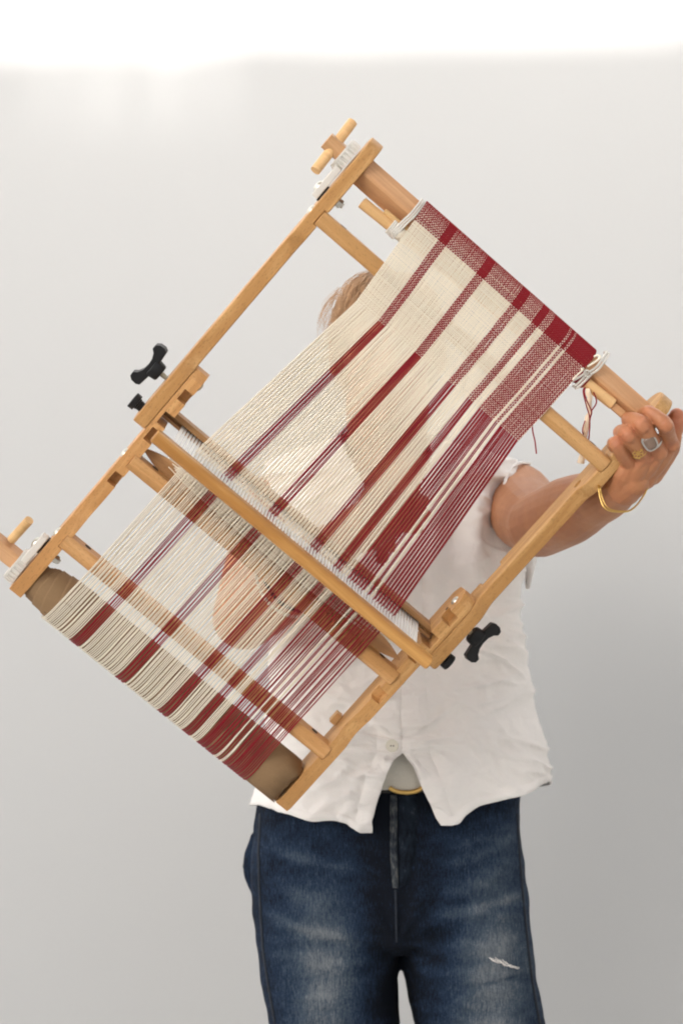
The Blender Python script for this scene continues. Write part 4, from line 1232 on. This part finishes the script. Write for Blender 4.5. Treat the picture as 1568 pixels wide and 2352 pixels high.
# silver ring with a squarish smoky stone on the middle finger
r1 = empty('ring', Matrix.Identity(4)); tag(r1, 'silver ring with large smoky stone on the middle finger', 'ring')
fa = HP(905, 1000, 14) - HP(1000, 1190, -3)
c1 = HP(925, 1045, 10); ringband(c1, fa, .0102, .0012, m_silver, 'band', r1)
top = HP(900, 1065, 23); ex, ey, en = local_frame(top, fa)
def sq(ra, rb, h, pw=3.2, n=28, lean=.12): return [top + ex * rb * math.copysign(abs(math.sin(t)) ** (2 / pw), math.sin(t)) + ey * ra * (1 + lean * math.sin(t)) * math.copysign(abs(math.cos(t)) ** (2 / pw), math.cos(t)) + en * h for t in np.arange(n) * 2 * math.pi / n]
mb = MB().loft([sq(.0066, .0080, -.0050), sq(.0078, .0093, -.0012), sq(.0078, .0093, .0002), sq(.0070, .0085, .0004), sq(.0071, .0086, .0014), sq(.0063, .0077, .0016)], True)
obj('setting', mb, m_silver, r1, smooth='auto')
mb = MB().loft([sq(.0062, .0076, .0012), sq(.0060, .0074, .0022), sq(.0050, .0062, .0034), sq(.0030, .0038, .0040), sq(.0006, .0008, .0041)], True)
obj('stone', mb, m_stone, r1, smooth=True)
# gold flower ring on the ring finger
r2 = empty('ring', Matrix.Identity(4)); tag(r2, 'thin gold ring with openwork flower on the ring finger', 'ring')
fa2 = HP(705, 1110, 14) - HP(820, 1280, 0)
c2 = HP(735, 1175, 8); ringband(c2, fa2, .0098, .0006, m_gold, 'band', r2)
top2 = HP(728, 1218, 21); ex, ey, en = local_frame(top2, fa2)
for k in range(7):
    a = 2 * math.pi * k / 7; pc = top2 + .0036 * (math.cos(a) * ex + math.sin(a) * ey)
    dr = math.cos(a) * ex + math.sin(a) * ey; dt = -math.sin(a) * ex + math.cos(a) * ey
    mb = MB().tube([pc + .0022 * math.cos(t) * dr + .0016 * math.sin(t) * dt + en * .0006 for t in np.arange(12) * math.pi / 6], .00055, 6, closed=True, up=en)
    obj('petal', mb, m_gold, r2, smooth=True)
mb = MB().lathe([(-.0004, .0002), (0, .0009), (.0008, .0009), (.0012, .0003)], top2 + en * .0006, en, 10); obj('bead', mb, m_gold, r2, smooth=True)
for dx_, dy_ in ((.0047, .003), (.0058, .0032), (.005, .0044)):
    mb = MB().lathe([(-.0009, .0002), (-.0005, .0008), (.0005, .0008), (.0009, .0002)], top2 - ey * dx_ + ex * dy_ * .3, en, 10); obj('bead', mb, m_gold, r2, smooth=True)
# bangle
bp = [(160, 1700, 6), (178, 1840, 12), (235, 1985, 18), (330, 2045, 20), (480, 2058, 20), (600, 2040, 18), (700, 1965, 12), (800, 1830, 0), (870, 1680, -14), (905, 1560, -28), (930, 1505, -40), (800, 1480, -66), (560, 1520, -76), (330, 1570, -68), (200, 1620, -40), (160, 1655, -14)]
q = []; pts = [HP(*b) for b in bp]; n = len(pts)
for i in range(n):
    p0, p1, p2, p3 = pts[i - 1], pts[i], pts[(i + 1) % n], pts[(i + 2) % n]
    for t in np.linspace(0, 1, 6, endpoint=False):
        q.append(0.5 * (2 * p1 + (-p0 + p2) * t + (2 * p0 - 5 * p1 + 4 * p2 - p3) * t * t + (-p0 + 3 * p1 - 3 * p2 + p3) * t ** 3))
bg_ = empty('bangle', Matrix.Identity(4)); tag(bg_, 'thin double gold bangle hanging loose from the wrist', 'bangle')
obj('hoop', MB().tube(q, .0010, 8, closed=True), m_gold, bg_, smooth=True)
q2 = [p + np.array([.0016, .0012, .0008]) * (1 + .6 * math.sin(i * .12)) for i, p in enumerate(q)]
obj('hoop', MB().tube(q2, .0008, 8, closed=True), m_gold, bg_, smooth=True)
# bracelets on the arm behind the warp
for k, (f, m, lab) in enumerate(((.40, m_shell, 'pale bead bracelet on the forearm behind the warp threads'), (.46, m_black, 'black bead bracelet on the forearm behind the warp threads'))):
    c = lerp(El, Wr2, f); ax = Wr2 - El; ax /= np.linalg.norm(ax); s = np.cross(ax, (0, 0, 1)); s /= np.linalg.norm(s); b = np.cross(ax, s)
    e = empty('bracelet', Matrix.Identity(4)); tag(e, lab, 'bracelet')
    r = .0425 - .012 * (f - .35)
    for j in range(44):
        t = 2 * math.pi * j / 44; p = c + r * (math.cos(t) * s + math.sin(t) * b)
        if j == 0: proto = MB().lathe([(-.0026, .0004), (-.0018, .0021), (0, .0027), (.0018, .0021), (.0026, .0004)], (0, 0, 0), (0, 0, 1), 8).mesh('bead'); 
        if j == 0:
            proto.materials.append(m)
        bo_ = bpy.data.objects.new('bead', proto); col.objects.link(bo_); bo_.parent = e; bo_.location = p
bpy.context.view_layer.update()
